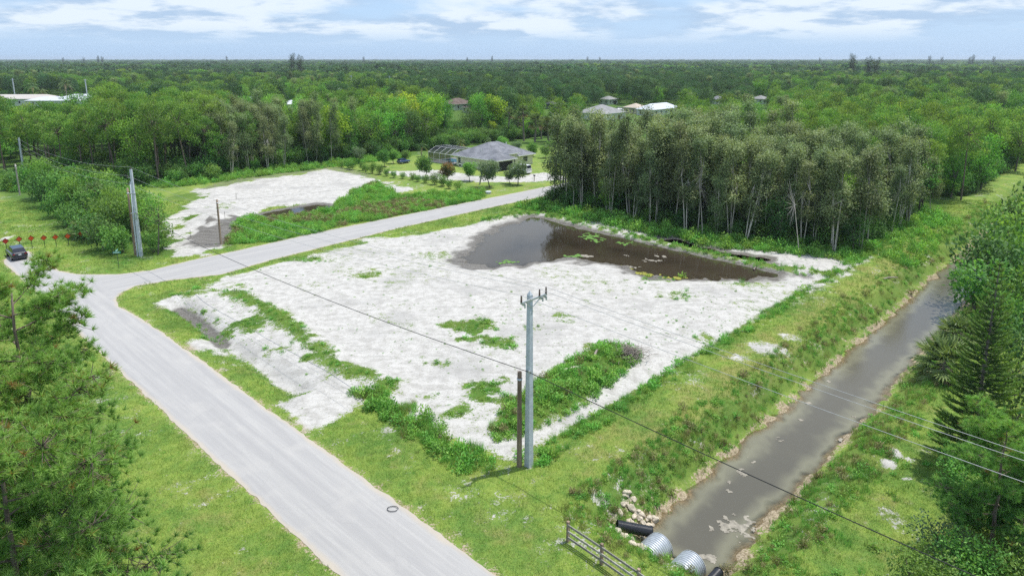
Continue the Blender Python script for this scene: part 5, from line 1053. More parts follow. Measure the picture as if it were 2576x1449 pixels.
# ------------------------------------------------------------------ vehicles
PAINT = lambda n, c: plain(n, c, 0.25, spec=0.6, var=0.03, coat=0.6)
NAVY = PAINT('dark_navy_paint', (0.012, 0.016, 0.03)); WHITEP = PAINT('white_paint', (0.72, 0.73, 0.74)); BLUEP = PAINT('blue_paint', (0.02, 0.05, 0.13))
GLASS = plain('tinted_glass', (0.012, 0.016, 0.03), 0.05, spec=0.8, var=0.0); RUBBER = plain('tyre_rubber', (0.02, 0.02, 0.021), 0.8); CHROME = plain('bright_trim', (0.75, 0.76, 0.78), 0.2, metal=0.8, var=0.02)
TAIL = plain('tail_lamp_red', (0.25, 0.01, 0.012), 0.2); LAMPW = plain('headlamp_clear', (0.7, 0.72, 0.74), 0.1)
def car(x, y, z, rz, paint, label, prof, s=1.0, name='car', cat='car', group=None, wid=1.82):
    """prof: side profile, (x, z_low, z_high, half-width at top) stations from rear to front"""
    e = empty(name, (x, y, z), rz, (s, s, s)); tag(e, label, cat, group); body, cab = prof; w_ = wid / 2; mb = MB(); ring = []
    for (px, zl, zh) in body:
        ring.append([(px, -w_ * .94, zl), (px, -w_, (zl + zh) / 2), (px, -w_ * .90, zh), (px, w_ * .90, zh), (px, w_, (zl + zh) / 2), (px, w_ * .94, zl)])
    n = len(ring); fcs = [(i * 6 + k, i * 6 + (k + 1) % 6, (i + 1) * 6 + (k + 1) % 6, (i + 1) * 6 + k) for i in range(n - 1) for k in range(6)]
    mb.add(np.array(ring).reshape(-1, 3), fcs); mb.f.append(np.array([[5, 4, 3, 2, 1, 0]])); mb.m.append(np.array([0])); mb.f.append(np.array([[(n - 1) * 6 + k for k in range(6)]])); mb.m.append(np.array([0]))
    part('body', mb, paint, e, True)
    c = MB(); rr = []
    for (px, zl, zh) in cab: rr.append([(px, -w_ * .88, zl), (px + (0), -w_ * .72, zh), (px, w_ * .72, zh), (px, w_ * .88, zl)])
    m_ = len(rr); c.add(np.array(rr).reshape(-1, 3), [(i * 4 + k, i * 4 + k + 1, (i + 1) * 4 + k + 1, (i + 1) * 4 + k) for i in range(m_ - 1) for k in range(3)])
    c.f.append(np.array([[3, 2, 1, 0]])); c.m.append(np.array([0])); c.f.append(np.array([[(m_ - 1) * 4 + k for k in range(4)]])); c.m.append(np.array([0])); part('roof', c, paint, e)
    # glazing, 6 mm proud of the cabin shell
    def quad(nm, p, off): part(nm, MB().add(np.array(p) + np.array(off), [(0, 1, 2, 3)]), GLASS, e)
    r0, r1, f1, f0 = cab[0], cab[1], cab[-2], cab[-1]; L = lambda a, b, t: tuple(a[k] + (b[k] - a[k]) * t for k in range(3))
    def win(nm, A, B, t0, t1, off):
        a = [(A[0], s_ * (w_ * (.88 - .16 * (tt - A[1]) / (max(.01, cab[1][2] - A[1])))) * .86, tt) for s_ in (-1, 1) for tt in (A[1],)]
    def ends(p, q, off):   # window on sloped end between station p (low) and q (high)
        lo, hi = .12, .90; P = []
        for t, sgn in ((lo, -1), (hi, -1), (hi, 1), (lo, 1)):
            xx = p[0] + (q[0] - p[0]) * t; zz_ = p[2] + (q[2] - p[2]) * t if p[2] != q[2] else p[1] + (q[2] - p[1]) * t; P.append((xx, sgn * w_ * (.80 - .13 * t), zz_))
        return np.array(P) + np.array(off)
    part('rear_window', MB().add(ends((r0[0], r0[1], r0[2]), r1, (-.012, 0, .012)), [(0, 1, 2, 3)]), GLASS, e); part('windscreen', MB().add(ends((f0[0], f0[1], f0[2]), f1, (.012, 0, .012)), [(3, 2, 1, 0)]), GLASS, e)
    xs_ = np.linspace(r1[0] - .05, f1[0] + .1, 4 if name != 'van' else 3)
    for sgn in (-1, 1):
        for xa, xb in zip(xs_[:-1], xs_[1:]):
            zl = r1[1] + .10; zh = r1[2] - .07; tl = (zl - r1[1]) / (r1[2] - r1[1]); th = (zh - r1[1]) / (r1[2] - r1[1])
            part('side_window', MB().add([(xa + .05, sgn * (w_ * (.88 - .16 * tl) + .006), zl), (xb - .05, sgn * (w_ * (.88 - .16 * tl) + .006), zl), (xb - .05, sgn * (w_ * (.88 - .16 * th) + .006), zh), (xa + .05, sgn * (w_ * (.88 - .16 * th) + .006), zh)], [(0, 1, 2, 3)]), GLASS, e)
    xr, xf = body[0][0], body[-1][0]
    for wx in (xr + .85, xf - .85):
        for sgn in (-1, 1):
            wo = part('wheel', MB().tube([(wx, sgn * (w_ - .2), .33), (wx, sgn * (w_ + .012), .33)], [.33, .33], 18), RUBBER, e, False); part('rim', MB().tube([(wx, sgn * (w_ - .02), .33), (wx, sgn * (w_ + .02), .33)], [.21, .19], 12), CHROME, wo)
    zb = body[1][2]
    for sgn in (-1, 1):
        part('tail_lamp', MB().box((xr - .004, sgn * w_ * .74, zb - .16), (.03, .26, .16)), TAIL, e); part('headlamp', MB().box((xf + .004, sgn * w_ * .70, body[-2][2] - .17), (.03, .32, .13)), LAMPW, e)
    part('trim', MB().box((xr - .01, 0, zb - .02), (.05, 1.2, .05)), CHROME, e); part('plate', MB().box((xr - .02, 0, zb - .25), (.02, .34, .14)), LAMPW, e); part('bumper', MB().box((xr - .02, 0, .42), (.12, 1.62, .16)).box((xf + .02, 0, .42), (.12, 1.6, .16)), paint, e)
    return e
SEDAN = ([(-2.35, .45, .86), (-2.2, .3, .98), (-1.4, .22, 1.0), (0, .2, .98), (1.3, .22, .95), (2.1, .26, .82), (2.35, .4, .66)], [(-1.75, .96, 1.0), (-.95, .96, 1.42), (.25, .96, 1.44), (1.15, .94, .98)])
SUV = ([(-2.3, .5, 1.0), (-2.2, .35, 1.08), (-1.4, .28, 1.1), (0, .26, 1.08), (1.2, .28, 1.05), (2.05, .32, .94), (2.3, .45, .76)], [(-2.22, 1.06, 1.1), (-1.75, 1.06, 1.66), (.15, 1.06, 1.68), (1.05, 1.02, 1.06)])
VAN = ([(-2.7, .5, 1.2), (-2.6, .4, 1.25), (-1.4, .3, 1.25), (.5, .3, 1.22), (1.7, .3, 1.2), (2.5, .35, 1.05), (2.7, .5, .85)], [(-2.66, 1.22, 1.3), (-2.55, 1.22, 2.15), (.9, 1.22, 2.15), (1.8, 1.16, 1.22)])
x, y = W(18.1, 113.0); car(x, y, .06, ANG_B, NAVY, 'dark navy car parked at the dead end, rear towards the camera', SUV)
x, y = W(118.9, 111.6); car(x, y, .05, ANG_B, WHITEP, 'white van parked in front of the open garage', VAN, name='van', cat='van', wid=2.0)
x, y = G(1015, 411); car(x, y, 0, .9, BLUEP, 'small dark blue utility vehicle on the back lawn by the wood', SUV, .78, name='utility_vehicle', cat='vehicle')
x, y = G(1562, 279); car(x, y, 0, .3, WHITEP, 'distant white vehicle beside the far white cottage', SUV, 1.1)
x, y = G(1578, 281); car(x, y, 0, .1, WHITEP, 'distant white pickup-sized vehicle right of the first one', VAN, 1.0, name='van', cat='van', wid=2.0)
x, y = G(1393, 292); car(x, y, 0, .1, WHITEP, 'distant white vehicle before the small blue-grey shed', SUV, 1.1)

# ------------------------------------------------------------------ culvert, rocks, fence
def corrugated(mb, p, q, r, pitch, amp, n=26):
    p, q = np.array(p, float), np.array(q, float); L = np.linalg.norm(q - p); m_ = int(L / pitch * 6); t = np.linspace(0, 1, m_)
    P = p + (q - p) * t[:, None]; rr = r + amp * np.sin(t * L / pitch * 2 * math.pi); mb.tube(P, rr, n, cap=False)
    mb.tube(P[::-1], (rr - .03)[::-1], n, cap=False); ring = np.arange(n)
    return mb
def pipe(name, p, q, r, pitch, amp, m, label):
    e = empty(name, p); tag(e, label, 'pipe', None); d = np.array(q) - np.array(p)
    part('barrel', corrugated(MB(), (0, 0, 0), d, r, pitch, amp), m, e, True)
    dn = d / np.linalg.norm(d); part('rim', MB().tube([d - dn * .04, d + dn * .012, d + dn * .012, d - dn * .04], [r + .03, r + .03, r - .04, r - .04], 26, cap=False), m, e, True)
pipe('culvert_pipe', W(27.0, 18.5, -1.62), W(32.1, 18.5, -1.66), .82, .17, .05, STEEL, 'large corrugated steel culvert pipe nearer the rock pile')
pipe('culvert_pipe', W(27.0, 16.35, -1.62), W(32.1, 16.35, -1.68), .82, .17, .05, STEEL, 'large corrugated steel culvert pipe nearer the small black pipe')
a0, a1 = G(1552, 1321, -.80), G(1638, 1337, -1.30); pipe('drain_pipe', (*a0, -.80), (*a1, -1.30), .32, .10, .018, BLACKP, 'black ribbed plastic pipe poking out of the rock pile')
a0, a1 = W(29.8, 14.75, -1.25), W(32.5, 14.95, -1.62); pipe('drain_pipe', a0, a1, .27, .10, .016, BLACKP, 'short black ribbed plastic pipe right of the steel culverts')
def rockmesh(seed):
    bm = bmesh.new(); bmesh.ops.create_icosphere(bm, subdivisions=2, radius=1.0); g = np.random.default_rng(seed); sc3 = g.uniform(.65, 1.2, 3)
    pl_ = [(Vector(v).normalized(), g.uniform(.55, .85)) for v in g.normal(size=(9, 3))]
    for v in bm.verts:
        for nn_, d in pl_:
            k = v.co.dot(nn_)
            if k > d: v.co -= nn_ * (k - d)
        v.co = Vector((v.co.x * sc3[0], v.co.y * sc3[1], v.co.z * sc3[2] * .8)) * g.uniform(.96, 1.04)
    me = bpy.data.meshes.new('rock'); bm.to_mesh(me); bm.free(); me.materials.append(ROCK); return me
RK = [rockmesh(s) for s in range(6)]; g = np.random.default_rng(9); k = 0
for i in range(64):
    if i < 26: px, py, zz_ = g.uniform(1555, 1625), g.uniform(1275, 1325), -1.1
    elif i < 44: u = g.random(); px, py, zz_ = 1545 + 70 * u + g.normal(0, 10), 1335 + 60 * u + g.normal(0, 8), -1.0
    elif i < 54: px, py, zz_ = g.uniform(1560, 1595), g.uniform(1235, 1285), -.8
    else: px, py, zz_ = g.uniform(1625, 1650), g.uniform(1300, 1330), -1.8
    x, y = G(px, py, zz_); s = g.uniform(.14, .34)
    o = link('rock', RK[i % 6], None, (x, y, zat(x, y) + s * .25)); o.rotation_euler = tuple(g.uniform(-.5, .5, 2)) + (g.uniform(0, 6.3),); o.scale = (s, s, s)
    where = 'above the black pipe' if i < 26 else ('beside the steel culvert' if i < 44 else ('up the bank' if i < 54 else 'at the water edge'))
    tag(o, 'pale limestone rock in the rubble pile ' + where, 'rock', 'rubble rocks ' + where)
fe = empty('wooden_fence', (*W(26.8, 21.4), 0), 0); tag(fe, 'weathered three-rail wooden fence above the culvert pipes', 'fence')
fo = np.array(W(26.8, 21.4)); posts = []
for i in range(4):
    p = np.array(W(26.8 - i * .12, 21.4 - i * 2.45)); z = zat(*p); posts.append((*(p - fo), z)); part('post', MB().box((p[0] - fo[0], p[1] - fo[1], z + .45), (.15, .15, 1.7), ANG_B), WOODPOLE, fe)
for i in range(3):
    for h in (1.12, .72, .34): 
        q0, q1 = posts[i], posts[i + 1]; part('rail', MB().bar((q0[0] - .06, q0[1] - .06, q0[2] + h), (q1[0] - .06, q1[1] - .06, q1[2] + h), .05, .13), GREYWOOD, fe)
x, y = G(988, 1282); t = np.linspace(0, 2 * math.pi * .93, 26)
tag(link('hose_loop', MB().tube(np.stack([x + .30 * np.cos(t) * (1 + .12 * np.cos(2 * t)), y + .26 * np.sin(t), .085 + .01 * np.sin(3 * t)], 1), .022, 6).mesh('hose_loop', BLACKP, True, tint=False)), 'small dark loop of hose lying on the road', 'hose')
# brush heap and logs
g = np.random.default_rng(12); rng = np.random.default_rng(12); mb = MB(); bx, by = G(1578, 905)
for i in range(230):
    a = g.uniform(0, 6.3); r = abs(g.normal(0, .9)); c = np.array([r * math.cos(a) * 1.2, r * math.sin(a), max(.05, .75 - r * .35) * g.random()]); d = np.append(g.normal(0, 1, 2), g.normal(0, .25)); d *= g.uniform(.3, .9) / np.linalg.norm(d)
    mb.tube([c - d, c + g.normal(0, .06, 3), c + d], [.022, .018, .010], 4)
tag(link('brush_heap', mb.mesh('brush_heap', DEADW, tint=False), None, (bx, by, zat(bx, by))), 'heap of grey dead branches at the end of the vine-covered mound', 'brush', kind='stuff')
for i, (px, py, L, rz, lb) in enumerate([(1440,950,1.6,.4,'bleached log sticking out of the vine-covered mound'),(1500,915,1.3,1.2,'dark stump log lying on top of the mound'),(1700,545,5.0,-.3,'pale fallen trunk arching at the wood edge behind the pond'),(1900,672,1.6,1.0,'short pale stick standing on the pond bank'),(2240,700,2.2,.3,'weathered log on the canal bank far right')]):
    x, y = G(px, py); z = zat(x, y); c, s = math.cos(rz), math.sin(rz); t = np.linspace(-.5, .5, 7); arch = 1.2 if i == 2 else .12
    tag(link('log', MB().tube(np.stack([t * L * c, t * L * s, .12 + arch * (1 - (2 * t) ** 2)], 1), np.linspace(.13, .07, 7) * (1.0 if L > 1.5 else .9), 7).mesh('log', DEADW if i else MELA_B, True, tint=False), None, (x, y, z)), lb, 'log')
for i, (px, py) in enumerate([(480,600),(595,505),(567,560),(622,612)]):
    x, y = G(px, py); tag(link('survey_stake', MB().box((0, 0, .5), (.05, .03, 1.3)).box((0, 0, 1.08), (.07, .05, .14), mi=0).mesh('survey_stake', GREYWOOD, tint=False), None, (x, y, zat(x, y))), ['survey stake by the grass patch on the cleared lot', 'survey stake in the middle of the cleared lot', 'survey stake beside the sand pile', 'survey stake at the muddy end of the cleared lot'][i], 'stake')
x, y = G(1228, 488); e7 = empty('well_box', (x, y, 0)); tag(e7, 'low round concrete well box on the lawn by the leaning pole', 'well'); part('ring', MB().tube([(0, 0, -.2), (0, 0, .42)], [.62, .60], 18), CONCRETE, e7); part('lid', MB().tube([(0, 0, .42), (0, 0, .52)], [.68, .66], 18), CONCRETE, e7)
x, y = G(1344, 456); e8 = empty('mailbox', (x, y, 0), ANG_A); tag(e8, 'dark mailbox on a post beside the driveway', 'mailbox'); part('post', MB().box((0, 0, .5), (.1, .1, 1.3)), WOODPOLE, e8); part('box', MB().box((0, 0, 1.24), (.22, .5, .18)).tube([(0, -.25, 1.33), (0, .25, 1.33)], [.11, .11], 10), BLACKP, e8)
# floating mats on the water: thin films lying on the surface
def mats(name, regs, level, m, label, thr, st=.14, sc_=1.2, seed=0):
    vs_, fs_ = MB(), 0
    for (px, py, rx, ry) in regs:
        x, y, ex, ey = ell(px, py, rx, ry); X, Y = np.meshgrid(np.arange(x - ex * 1.4, x + ex * 1.4, st), np.arange(y - ey * 1.4, y + ey * 1.4, st)); q = np.sqrt(((X - x) / ex) ** 2 + ((Y - y) / ey) ** 2)
        n_ = fbm(X + seed, Y, sc_, 4, .6) - .22 * q ** 2; dp = level - zats(X.ravel(), Y.ravel()).reshape(X.shape); I = np.arange(X.size).reshape(X.shape)
        Q = np.stack([I[:-1, :-1], I[:-1, 1:], I[1:, 1:], I[1:, :-1]], -1).reshape(-1, 4); k = (n_.ravel()[Q].mean(1) > thr) & (dp.ravel()[Q].min(1) > -.02)
        if k.sum() == 0: continue
        zz_ = level + .012 + np.clip(n_ - thr, 0, .2) * .25; used, inv = np.unique(Q[k], return_inverse=True); vs_.add(np.stack([X.ravel(), Y.ravel(), zz_.ravel()], 1)[used], inv.reshape(-1, 4))
    if vs_.n: tag(link(name, vs_.mesh(name, m, True, tint=False)), label, 'algae', kind='stuff')
SCUM = plain('pale_scum', (0.25, 0.23, 0.19), 0.8, var=.3, vscale=3.0, bump=.5); ALGA = plain('yellow_algae', (0.24, 0.24, 0.03), 0.7, var=.35, vscale=2.0); DUCK = plain('green_floating_weed', (0.09, 0.20, 0.03), 0.7, var=.35, vscale=3.0, bump=.6); IRON = plain('iron_stain', (0.30, 0.13, 0.035), .8, var=.3, vscale=3.0)
mats('scum_mats', [(1860,1260,70,40),(1790,1330,40,24),(1850,1330,50,22),(1760,1375,20,10),(1700,1300,20,8),(1930,1300,40,20),(2150,990,12,6),(2060,1150,26,12),(1975,1050,12,4),(2020,1000,12,5),(1840,1170,10,6),(1905,1095,26,10),(1870,1125,20,10),(1960,1040,20,8),(2040,960,16,6),(1840,1150,16,10),(1720,1280,20,8),(2090,910,14,5),(2130,1050,24,8),(2110,1110,14,8)], -2.0, SCUM, 'pale scum mats floating on the canal near the culverts', .50, st=.08, sc_=2.6)
mats('pond_weed', [(1490,592,34,10),(1570,608,26,6),(1500,600,20,7),(1280,655,30,8),(1440,640,30,6)], -.25, DUCK, 'green weed floating on the pond', .44, st=.1, sc_=2.0)
mats('pond_algae', [(1560,672,36,9),(1640,690,34,7),(1700,696,30,5),(1600,682,24,6)], -.25, ALGA, 'yellow-green algae along the near pond edge', .42, st=.12, sc_=1.6)
mats('canal_algae', [(2040,1165,24,8),(2000,1210,24,8)], -2.02, ALGA, 'yellowish algae patch under the canal surface', .33, sc_=.5)
mats('dead_pond_litter', [(1640,650,34,6),(1590,668,30,5),(1580,640,14,3),(1480,640,20,4),(1660,640,20,4)], -.25, SCUM, 'grey dead litter floating on the pond', .44, st=.1, sc_=1.8)
# ------------------------------------------------------------------ houses
STUCCO = plain('cream_stucco', (0.66, 0.64, 0.48), 0.9, var=.06, vscale=1.5, bump=.2); WHITEW = plain('white_trim_paint', (0.72, 0.73, 0.72), 0.6, var=.05); WALLW = plain('white_wall_paint', (0.66, 0.68, 0.68), .85, var=.06)
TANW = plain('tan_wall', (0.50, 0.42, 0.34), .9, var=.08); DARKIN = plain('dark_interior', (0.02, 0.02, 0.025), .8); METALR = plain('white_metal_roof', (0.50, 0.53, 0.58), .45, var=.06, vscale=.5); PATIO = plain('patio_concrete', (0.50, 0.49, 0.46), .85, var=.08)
def shingle(name, c1, c2):
    m, nt = newmat(name); tco = N(nt, 'ShaderNodeTexCoord'); no = N(nt, 'ShaderNodeTexNoise', i_Vector=tco.outputs['Object'], i_Scale=.5, i_Detail=5.0, i_Roughness=.65); n2 = N(nt, 'ShaderNodeTexNoise', i_Vector=tco.outputs['Object'], i_Scale=5.0, i_Detail=3.0)
    sp = N(nt, 'ShaderNodeSeparateXYZ', i_0=tco.outputs['Object']); row = math_(nt, 'FRACT', math_(nt, 'MULTIPLY', sp.outputs[2], 9.0))
    c = mixc(nt, sstep(nt, no.outputs[0], .35, .65), c1, c2); c = mixc(nt, sstep(nt, n2.outputs[0], .4, .6, .35, 0.0), c, tuple(k * .6 for k in c1)); c = mixc(nt, sstep(nt, row, .0, .18, .35, 0.0), c, tuple(k * .5 for k in c1))
    b = N(nt, 'ShaderNodeBump', i_Strength=.5, i_Distance=.03, i_Height=row); p = N(nt, 'ShaderNodeBsdfPrincipled', i_Base_Color=c, i_Roughness=.9, i_Normal=b.outputs[0]); finish(nt, p.outputs[0]); return m
SHGREY = shingle('grey_shingle', (0.13, 0.138, 0.16), (0.24, 0.25, 0.28)); SHLITE = shingle('light_grey_shingle', (0.22, 0.225, 0.23), (0.30, 0.305, 0.31)); SHBRN = shingle('brown_shingle', (0.10, 0.07, 0.06), (0.17, 0.13, 0.11))
def screen_mat():
    m, nt = newmat('insect_screen'); d = N(nt, 'ShaderNodeBsdfDiffuse', i_Color=(.03, .035, .04, 1)); t = N(nt, 'ShaderNodeBsdfTransparent'); mx = N(nt, 'ShaderNodeMixShader', i_Fac=.6); nt.links.new(t.outputs[0], mx.inputs[1]); nt.links.new(d.outputs[0], mx.inputs[2]); finish(nt, mx.outputs[0]); return m
SCREEN = screen_mat()
def hip(mb, a0, a1, b0, b1, z, pitch, th=.16):
    """hip roof over a rectangle; ridge along the longer side"""
    la, lb = a1 - a0, b1 - b0; h = min(la, lb) / 2 * pitch; mA, mB_ = (a0 + a1) / 2, (b0 + b1) / 2
    if la >= lb: R0, R1 = (a0 + lb / 2, mB_), (a1 - lb / 2 + .001, mB_)
    else: R0, R1 = (mA, b0 + la / 2), (mA, b1 - la / 2 + .001)
    v = [(a0, b0, z), (a1, b0, z), (a1, b1, z), (a0, b1, z), (*R0, z + h), (*R1, z + h), (a0, b0, z - th), (a1, b0, z - th), (a1, b1, z - th), (a0, b1, z - th)]
    if la >= lb: f4 = [(0, 1, 5, 4), (2, 3, 4, 5)]; f3 = [(1, 2, 5), (3, 0, 4)]
    else: f4 = [(3, 0, 4, 5), (1, 2, 5, 4)]; f3 = [(0, 1, 4), (2, 3, 5)]
    mb.add(v, f4 + [(9, 8, 7, 6)]); k = mb.n - len(v); mb.f.append(np.array(f3) + k); mb.m.append(np.zeros(len(f3), int)); return z + h
def fascia(mb, a0, a1, b0, b1, z, t=.05, h=.2):
    for (x0, x1, y0, y1) in ((a0 - t, a1 + t, b0 - t, b0), (a0 - t, a1 + t, b1, b1 + t), (a0 - t, a0, b0, b1), (a1, a1 + t, b0, b1)): mb.box(((x0 + x1) / 2, (y0 + y1) / 2, z - h / 2 + .02), (x1 - x0, y1 - y0, h))
def rot_house(name, a, b, label, cat='house', z=0):
    e = empty(name, (*W(a, b), z), ANG_A); return tag(e, label, cat)
def window(e, c, sz, axis):
    """axis 0: pane faces +-a, axis 1: faces +-b; c is the centre on the wall face, normal sign in sz[2]"""
    w_, h_, sg = sz; fr = MB(); t = .07; o_ = .03 * sg
    def bx(u, v_, wu, hv, th, mb): mb.box((c[0] + (o_ if axis == 0 else u), c[1] + (u if axis == 0 else o_), c[2] + v_), (th if axis == 0 else wu, wu if axis == 0 else th, hv))
    g_ = MB(); bx(0, 0, w_, h_, .03, g_); wo = part('window', g_, GLASS, e)
    for u, v_, wu, hv in ((0, h_ / 2, w_ + t, t), (0, -h_ / 2, w_ + t, t), (-w_ / 2, 0, t, h_), (w_ / 2, 0, t, h_), (0, 0, w_, t * .6)): bx(u, v_, wu, hv, .09, fr)
    part('frame', fr, WHITEW, wo)
# the cream house: local axes a (across the front) and b (front to back)
h = rot_house('house', 116, 117, 'cream house with dark grey hip roof and open garage')
wl = MB(); wl.box((3.25, 7.5, 1.3), (6.3, 14.6, 2.8)); wl.box((11.1, 10.0, 1.3), (10.2, 12.0, 2.8)); wl.box((12.9, 3.6, 1.3), (6.4, 1.6, 2.8)); wl.box((8.2, 3.3, 1.75), (3.2, 1.9, 3.7)); part('wall', wl, STUCCO, h)
rf = MB(); zt_ = hip(rf, -.5, 16.7, 2.6, 16.5, 2.75, .46); hip(rf, -.52, 6.9, -.5, 9.5, 2.77, .46); hip(rf, 9.2, 16.72, 2.2, 8.0, 2.73, .46); hip(rf, 6.2, 10.3, 1.9, 8.5, 3.62, .4); ro = part('roof', rf, SHGREY, h)
fa = MB(); fascia(fa, -.5, 16.7, 2.6, 16.5, 2.72); fascia(fa, -.52, 6.9, -.5, 9.5, 2.74); fascia(fa, 6.2, 10.3, 1.9, 8.5, 3.58); fascia(fa, 9.2, 16.72, 2.2, 8.0, 2.70); part('fascia', fa, WHITEW, ro)
part('roof_vent', MB().tube([(2.5, 8.0, 4.0), (2.5, 8.0, 4.7)], [.12, .12], 8), WHITEW, ro); part('roof_vent', MB().tube([(12, 8.5, 5.0), (12, 8.5, 5.6)], [.1, .1], 8), WHITEW, ro)
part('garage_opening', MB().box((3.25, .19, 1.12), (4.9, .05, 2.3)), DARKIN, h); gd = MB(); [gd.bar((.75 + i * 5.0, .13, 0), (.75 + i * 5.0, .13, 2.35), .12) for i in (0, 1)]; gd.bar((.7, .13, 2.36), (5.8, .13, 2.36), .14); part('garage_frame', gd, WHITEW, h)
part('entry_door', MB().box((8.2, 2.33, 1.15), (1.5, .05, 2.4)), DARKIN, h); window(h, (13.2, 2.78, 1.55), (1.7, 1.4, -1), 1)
window(h, (.09, 13.6, 1.5), (1.0, 1.5, -1), 0); window(h, (16.21, 9.5, 1.5), (1.4, 1.3, 1), 0)
part('downspout', MB().bar((.05, 4.2, .1), (.05, 4.2, 2.6), .07), WHITEW, h); part('downspout', MB().bar((.05, 7.6, .1), (.05, 7.6, 2.6), .07), WHITEW, h)
e9 = rot_house('air_conditioner', 115.2, 129.0, 'white air conditioner unit against the long cream wall', 'air conditioner'); part('case', MB().box((0, 0, .5), (.8, .8, .9)), WHITEW, e9); part('grille', MB().tube([(0, 0, .95), (0, 0, 1.0)], [.3, .3], 12), DARKIN, e9); part('vent', MB().box((-.405, 0, .5), (.02, .65, .6)), DARKIN, e9)
e9 = rot_house('air_conditioner', 115.2, 127.2, 'second white air conditioner unit nearer the garage', 'air conditioner'); part('case', MB().box((0, 0, .55), (.7, .8, 1.1)), WHITEW, e9); part('vent', MB().box((-.355, 0, .55), (.02, .6, .8)), DARKIN, e9)
e9 = rot_house('rubbish_bin', 115.2, 125.6, 'dark wheeled bin by the long cream wall', 'bin'); part('body', MB().add([(-.25, -.25, 0), (.25, -.25, 0), (.25, .25, 0), (-.25, .25, 0), (-.32, -.32, 1), (.32, -.32, 1), (.32, .32, 1), (-.32, .32, 1)], [(0, 1, 5, 4), (1, 2, 6, 5), (2, 3, 7, 6), (3, 0, 4, 7), (4, 5, 6, 7)]), BLACKP, e9); part('lid', MB().box((0, 0, 1.04), (.7, .7, .06)), BLACKP, e9)
# screened pool cage behind the house
cg = rot_house('pool_enclosure', 115.6, 133.4, 'white framed mesh pool enclosure attached to the back of the house', 'pool enclosure')
part('deck', MB().box((4.6, 4.6, .08), (9.2, 9.4, .2)), PATIO, cg); part('pool', MB().box((5.2, 4.8, .19), (4.0, 6.6, .03)), plain('pool_water', (.05, .25, .35), .05, spec=.6), cg)
for i in range(5):
    for a in (0, 9.2): part('post', MB().bar((a, i * 2.3, .1), (a, i * 2.3, 2.6), .06), WHITEW, cg)
    part('roof_beam', MB().bar((0, i * 2.3, 2.6), (2.6, i * 2.3, 3.9), .06).bar((2.6, i * 2.3, 3.9), (6.6, i * 2.3, 3.9), .06).bar((6.6, i * 2.3, 3.9), (9.2, i * 2.3, 2.6), .06), WHITEW, cg)
for a in (2.3, 4.6, 6.9): part('post', MB().bar((a, 9.2, .1), (a, 9.2, 3.5), .06), WHITEW, cg)
for p, q in (((0, 0, 2.6), (0, 9.2, 2.6)), ((9.2, 0, 2.6), (9.2, 9.2, 2.6)), ((0, 0, 1.0), (0, 9.2, 1.0)), ((0, 9.2, 2.6), (9.2, 9.2, 2.6)), ((2.6, 0, 3.9), (2.6, 9.2, 3.9)), ((6.6, 0, 3.9), (6.6, 9.2, 3.9)), ((0, 9.2, 1.0), (9.2, 9.2, 1.0))): part('rail', MB().bar(p, q, .06), WHITEW, cg)
for i in range(4):
    b0, b1 = i * 2.3 + .05, i * 2.3 + 2.25
    for a in (.0, 9.2): part('screen_panel', MB().add([(a, b0, .2), (a, b1, .2), (a, b1, 2.55), (a, b0, 2.55)], [(0, 1, 2, 3)]), SCREEN, cg)
    for q in (((.05, 2.62), (2.55, 3.88)), ((2.65, 3.9), (6.55, 3.9)), ((6.65, 3.88), (9.15, 2.62))): part('screen_panel', MB().add([(q[0][0], b0, q[0][1]), (q[1][0], b0, q[1][1]), (q[1][0], b1, q[1][1]), (q[0][0], b1, q[0][1])], [(0, 1, 2, 3)]), SCREEN, cg)
part('screen_panel', MB().add([(.05, 9.2, .2), (9.15, 9.2, .2), (9.15, 9.2, 2.55), (6.6, 9.2, 3.85), (2.6, 9.2, 3.85), (.05, 9.2, 2.55)], [(0, 1, 2, 3, 4, 5)]), SCREEN, cg)
e9 = rot_house('pool_chair', 117.2, 135.2, 'dark lounge chair inside the pool enclosure', 'chair'); part('seat', MB().box((0, 0, .45), (.7, 1.5, .1)), BLACKP, e9); part('backrest', MB().bar((0, .75, .45), (0, 1.2, 1.0), .7, .08), BLACKP, e9)
for x_ in (-.3, .3):
    for y_ in (-.6, .6): part('leg', MB().box((x_, y_, .31), (.06, .06, .3)), BLACKP, e9)
# houses further off
def far_house(px, py, la, lb, hw, wallm, roofm, label, rz=None, pitch=.42, name='house', nwin=3, cat='house'):
    x, y = G(px, py); e = empty(name, (x, y, 0), ANG_A if rz is None else rz); tag(e, label, cat)
    part('wall', MB().box((0, 0, hw / 2), (la, lb, hw)), wallm, e); m_ = MB(); hip(m_, -la / 2 - .5, la / 2 + .5, -lb / 2 - .5, lb / 2 + .5, hw + .02, pitch); r = part('roof', m_, roofm, e); f_ = MB(); fascia(f_, -la / 2 - .5, la / 2 + .5, -lb / 2 - .5, lb / 2 + .5, hw); part('fascia', f_, WHITEW, r)
    for i in range(nwin): window(e, ((i + .5) / nwin * la * .9 - la * .45, -lb / 2 - .01, hw * .55), (1.1, 1.3, -1), 1)
    for i in range(2): window(e, (-la / 2 - .01, (i - .5) * lb * .5, hw * .55), (1.1, 1.3, -1), 0)
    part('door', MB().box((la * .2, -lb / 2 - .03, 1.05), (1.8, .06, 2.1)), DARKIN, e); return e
far_house(1512, 300, 17, 15, 3.2, WALLW, SHLITE, 'white house with light grey hip roof beyond the palm clump')
far_house(1150, 276, 15, 12, 3.4, WALLW, SHBRN, 'house with brown hip roof half hidden behind the bright green trees')
far_house(1185, 284, 6, 6, 2.8, WALLW, SHBRN, 'small brown-roofed wing right of the brown-roofed house', nwin=1)
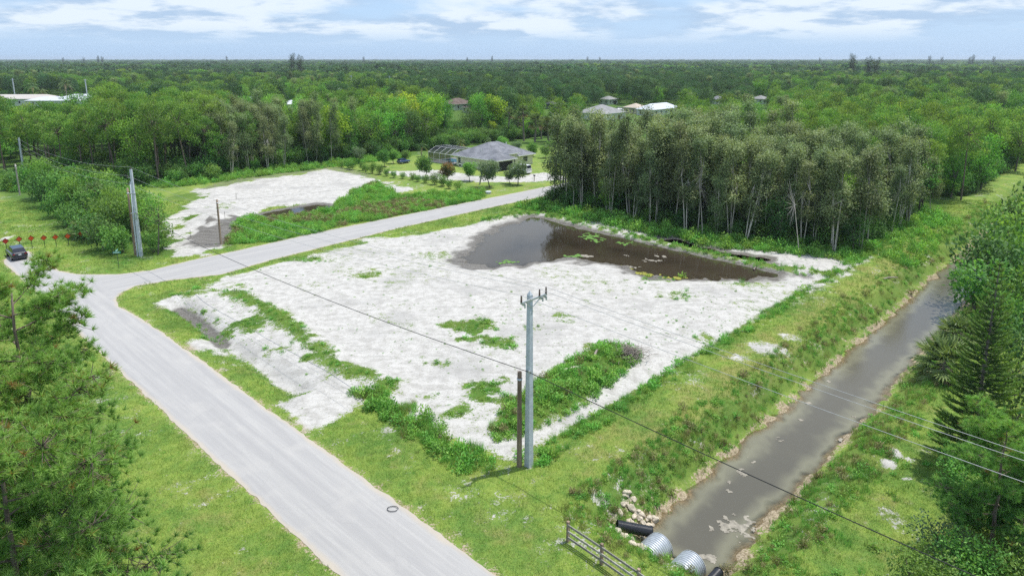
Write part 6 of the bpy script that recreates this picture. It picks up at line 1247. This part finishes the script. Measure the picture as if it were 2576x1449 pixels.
far_house(1530, 263, 9, 7, 3.2, WALLW, SHLITE, 'small white cottage with dark windows among distant trees')
far_house(1598, 285, 9, 8, 3.0, TANW, plain('tan_roof', (.42, .36, .30), .8), 'low tan building left of the long white roof')
far_house(1655, 288, 24, 9, 3.0, WALLW, METALR, 'long building with bright white metal roof beyond the paperbarks', nwin=5, pitch=.5)
far_house(1393, 274, 6, 6, 2.8, plain('blue_grey_wall', (.25, .30, .36), .8), SHGREY, 'small blue-grey shed among distant palms', nwin=1)
far_house(1912, 262, 9, 8, 3.2, WALLW, SHLITE, 'white house glimpsed among dark trees above the paperbarks')
far_house(1805, 262, 9, 8, 3.0, WALLW, SHGREY, 'grey-roofed house glimpsed left of the white one above the paperbarks')
far_house(55, 266, 44, 14, 4.2, WALLW, plain('pale_brown_roof', (.44, .41, .39), .8), 'long low building with pale brown roof at far left', rz=0.06, pitch=.3, nwin=6)
far_house(150, 268, 30, 12, 3.6, WALLW, METALR, 'long white-roofed building right of the pale brown roof', rz=0.06, pitch=.3, nwin=5)
far_house(208, 264, 20, 12, 4.4, WALLW, METALR, 'short bright white-roofed building at the right end of the long roofs', rz=0.06, pitch=.3, nwin=3)
far_house(735, 275, 9, 8, 3.0, WALLW, METALR, 'white roof glimpsed among pines behind the paperbarks, left of centre', nwin=2)
far_house(650, 262, 16, 9, 3.2, WALLW, METALR, 'pale building behind the row of dark pines, left of centre', nwin=3)
far_house(857, 240, 12, 9, 3.4, WALLW, METALR, 'tiny white roof high among distant trees left of centre', nwin=2)
# ------------------------------------------------------------------ humid air
mb = MB().box((0, 4400, 20.0), (18600, 9400, 50.0)); hm, hnt = newmat('humid_air')
pv = N(hnt, 'ShaderNodeVolumePrincipled', i_Color=(0.78, 0.88, 1.0, 1), i_Density=0.00010, i_Anisotropy=0.2)
N(hnt, 'ShaderNodeOutputMaterial', i_Volume=pv.outputs[0])
tag(link('haze', mb.mesh('haze', hm, tint=False)), 'thin blue haze in the humid air', 'haze', kind='stuff')
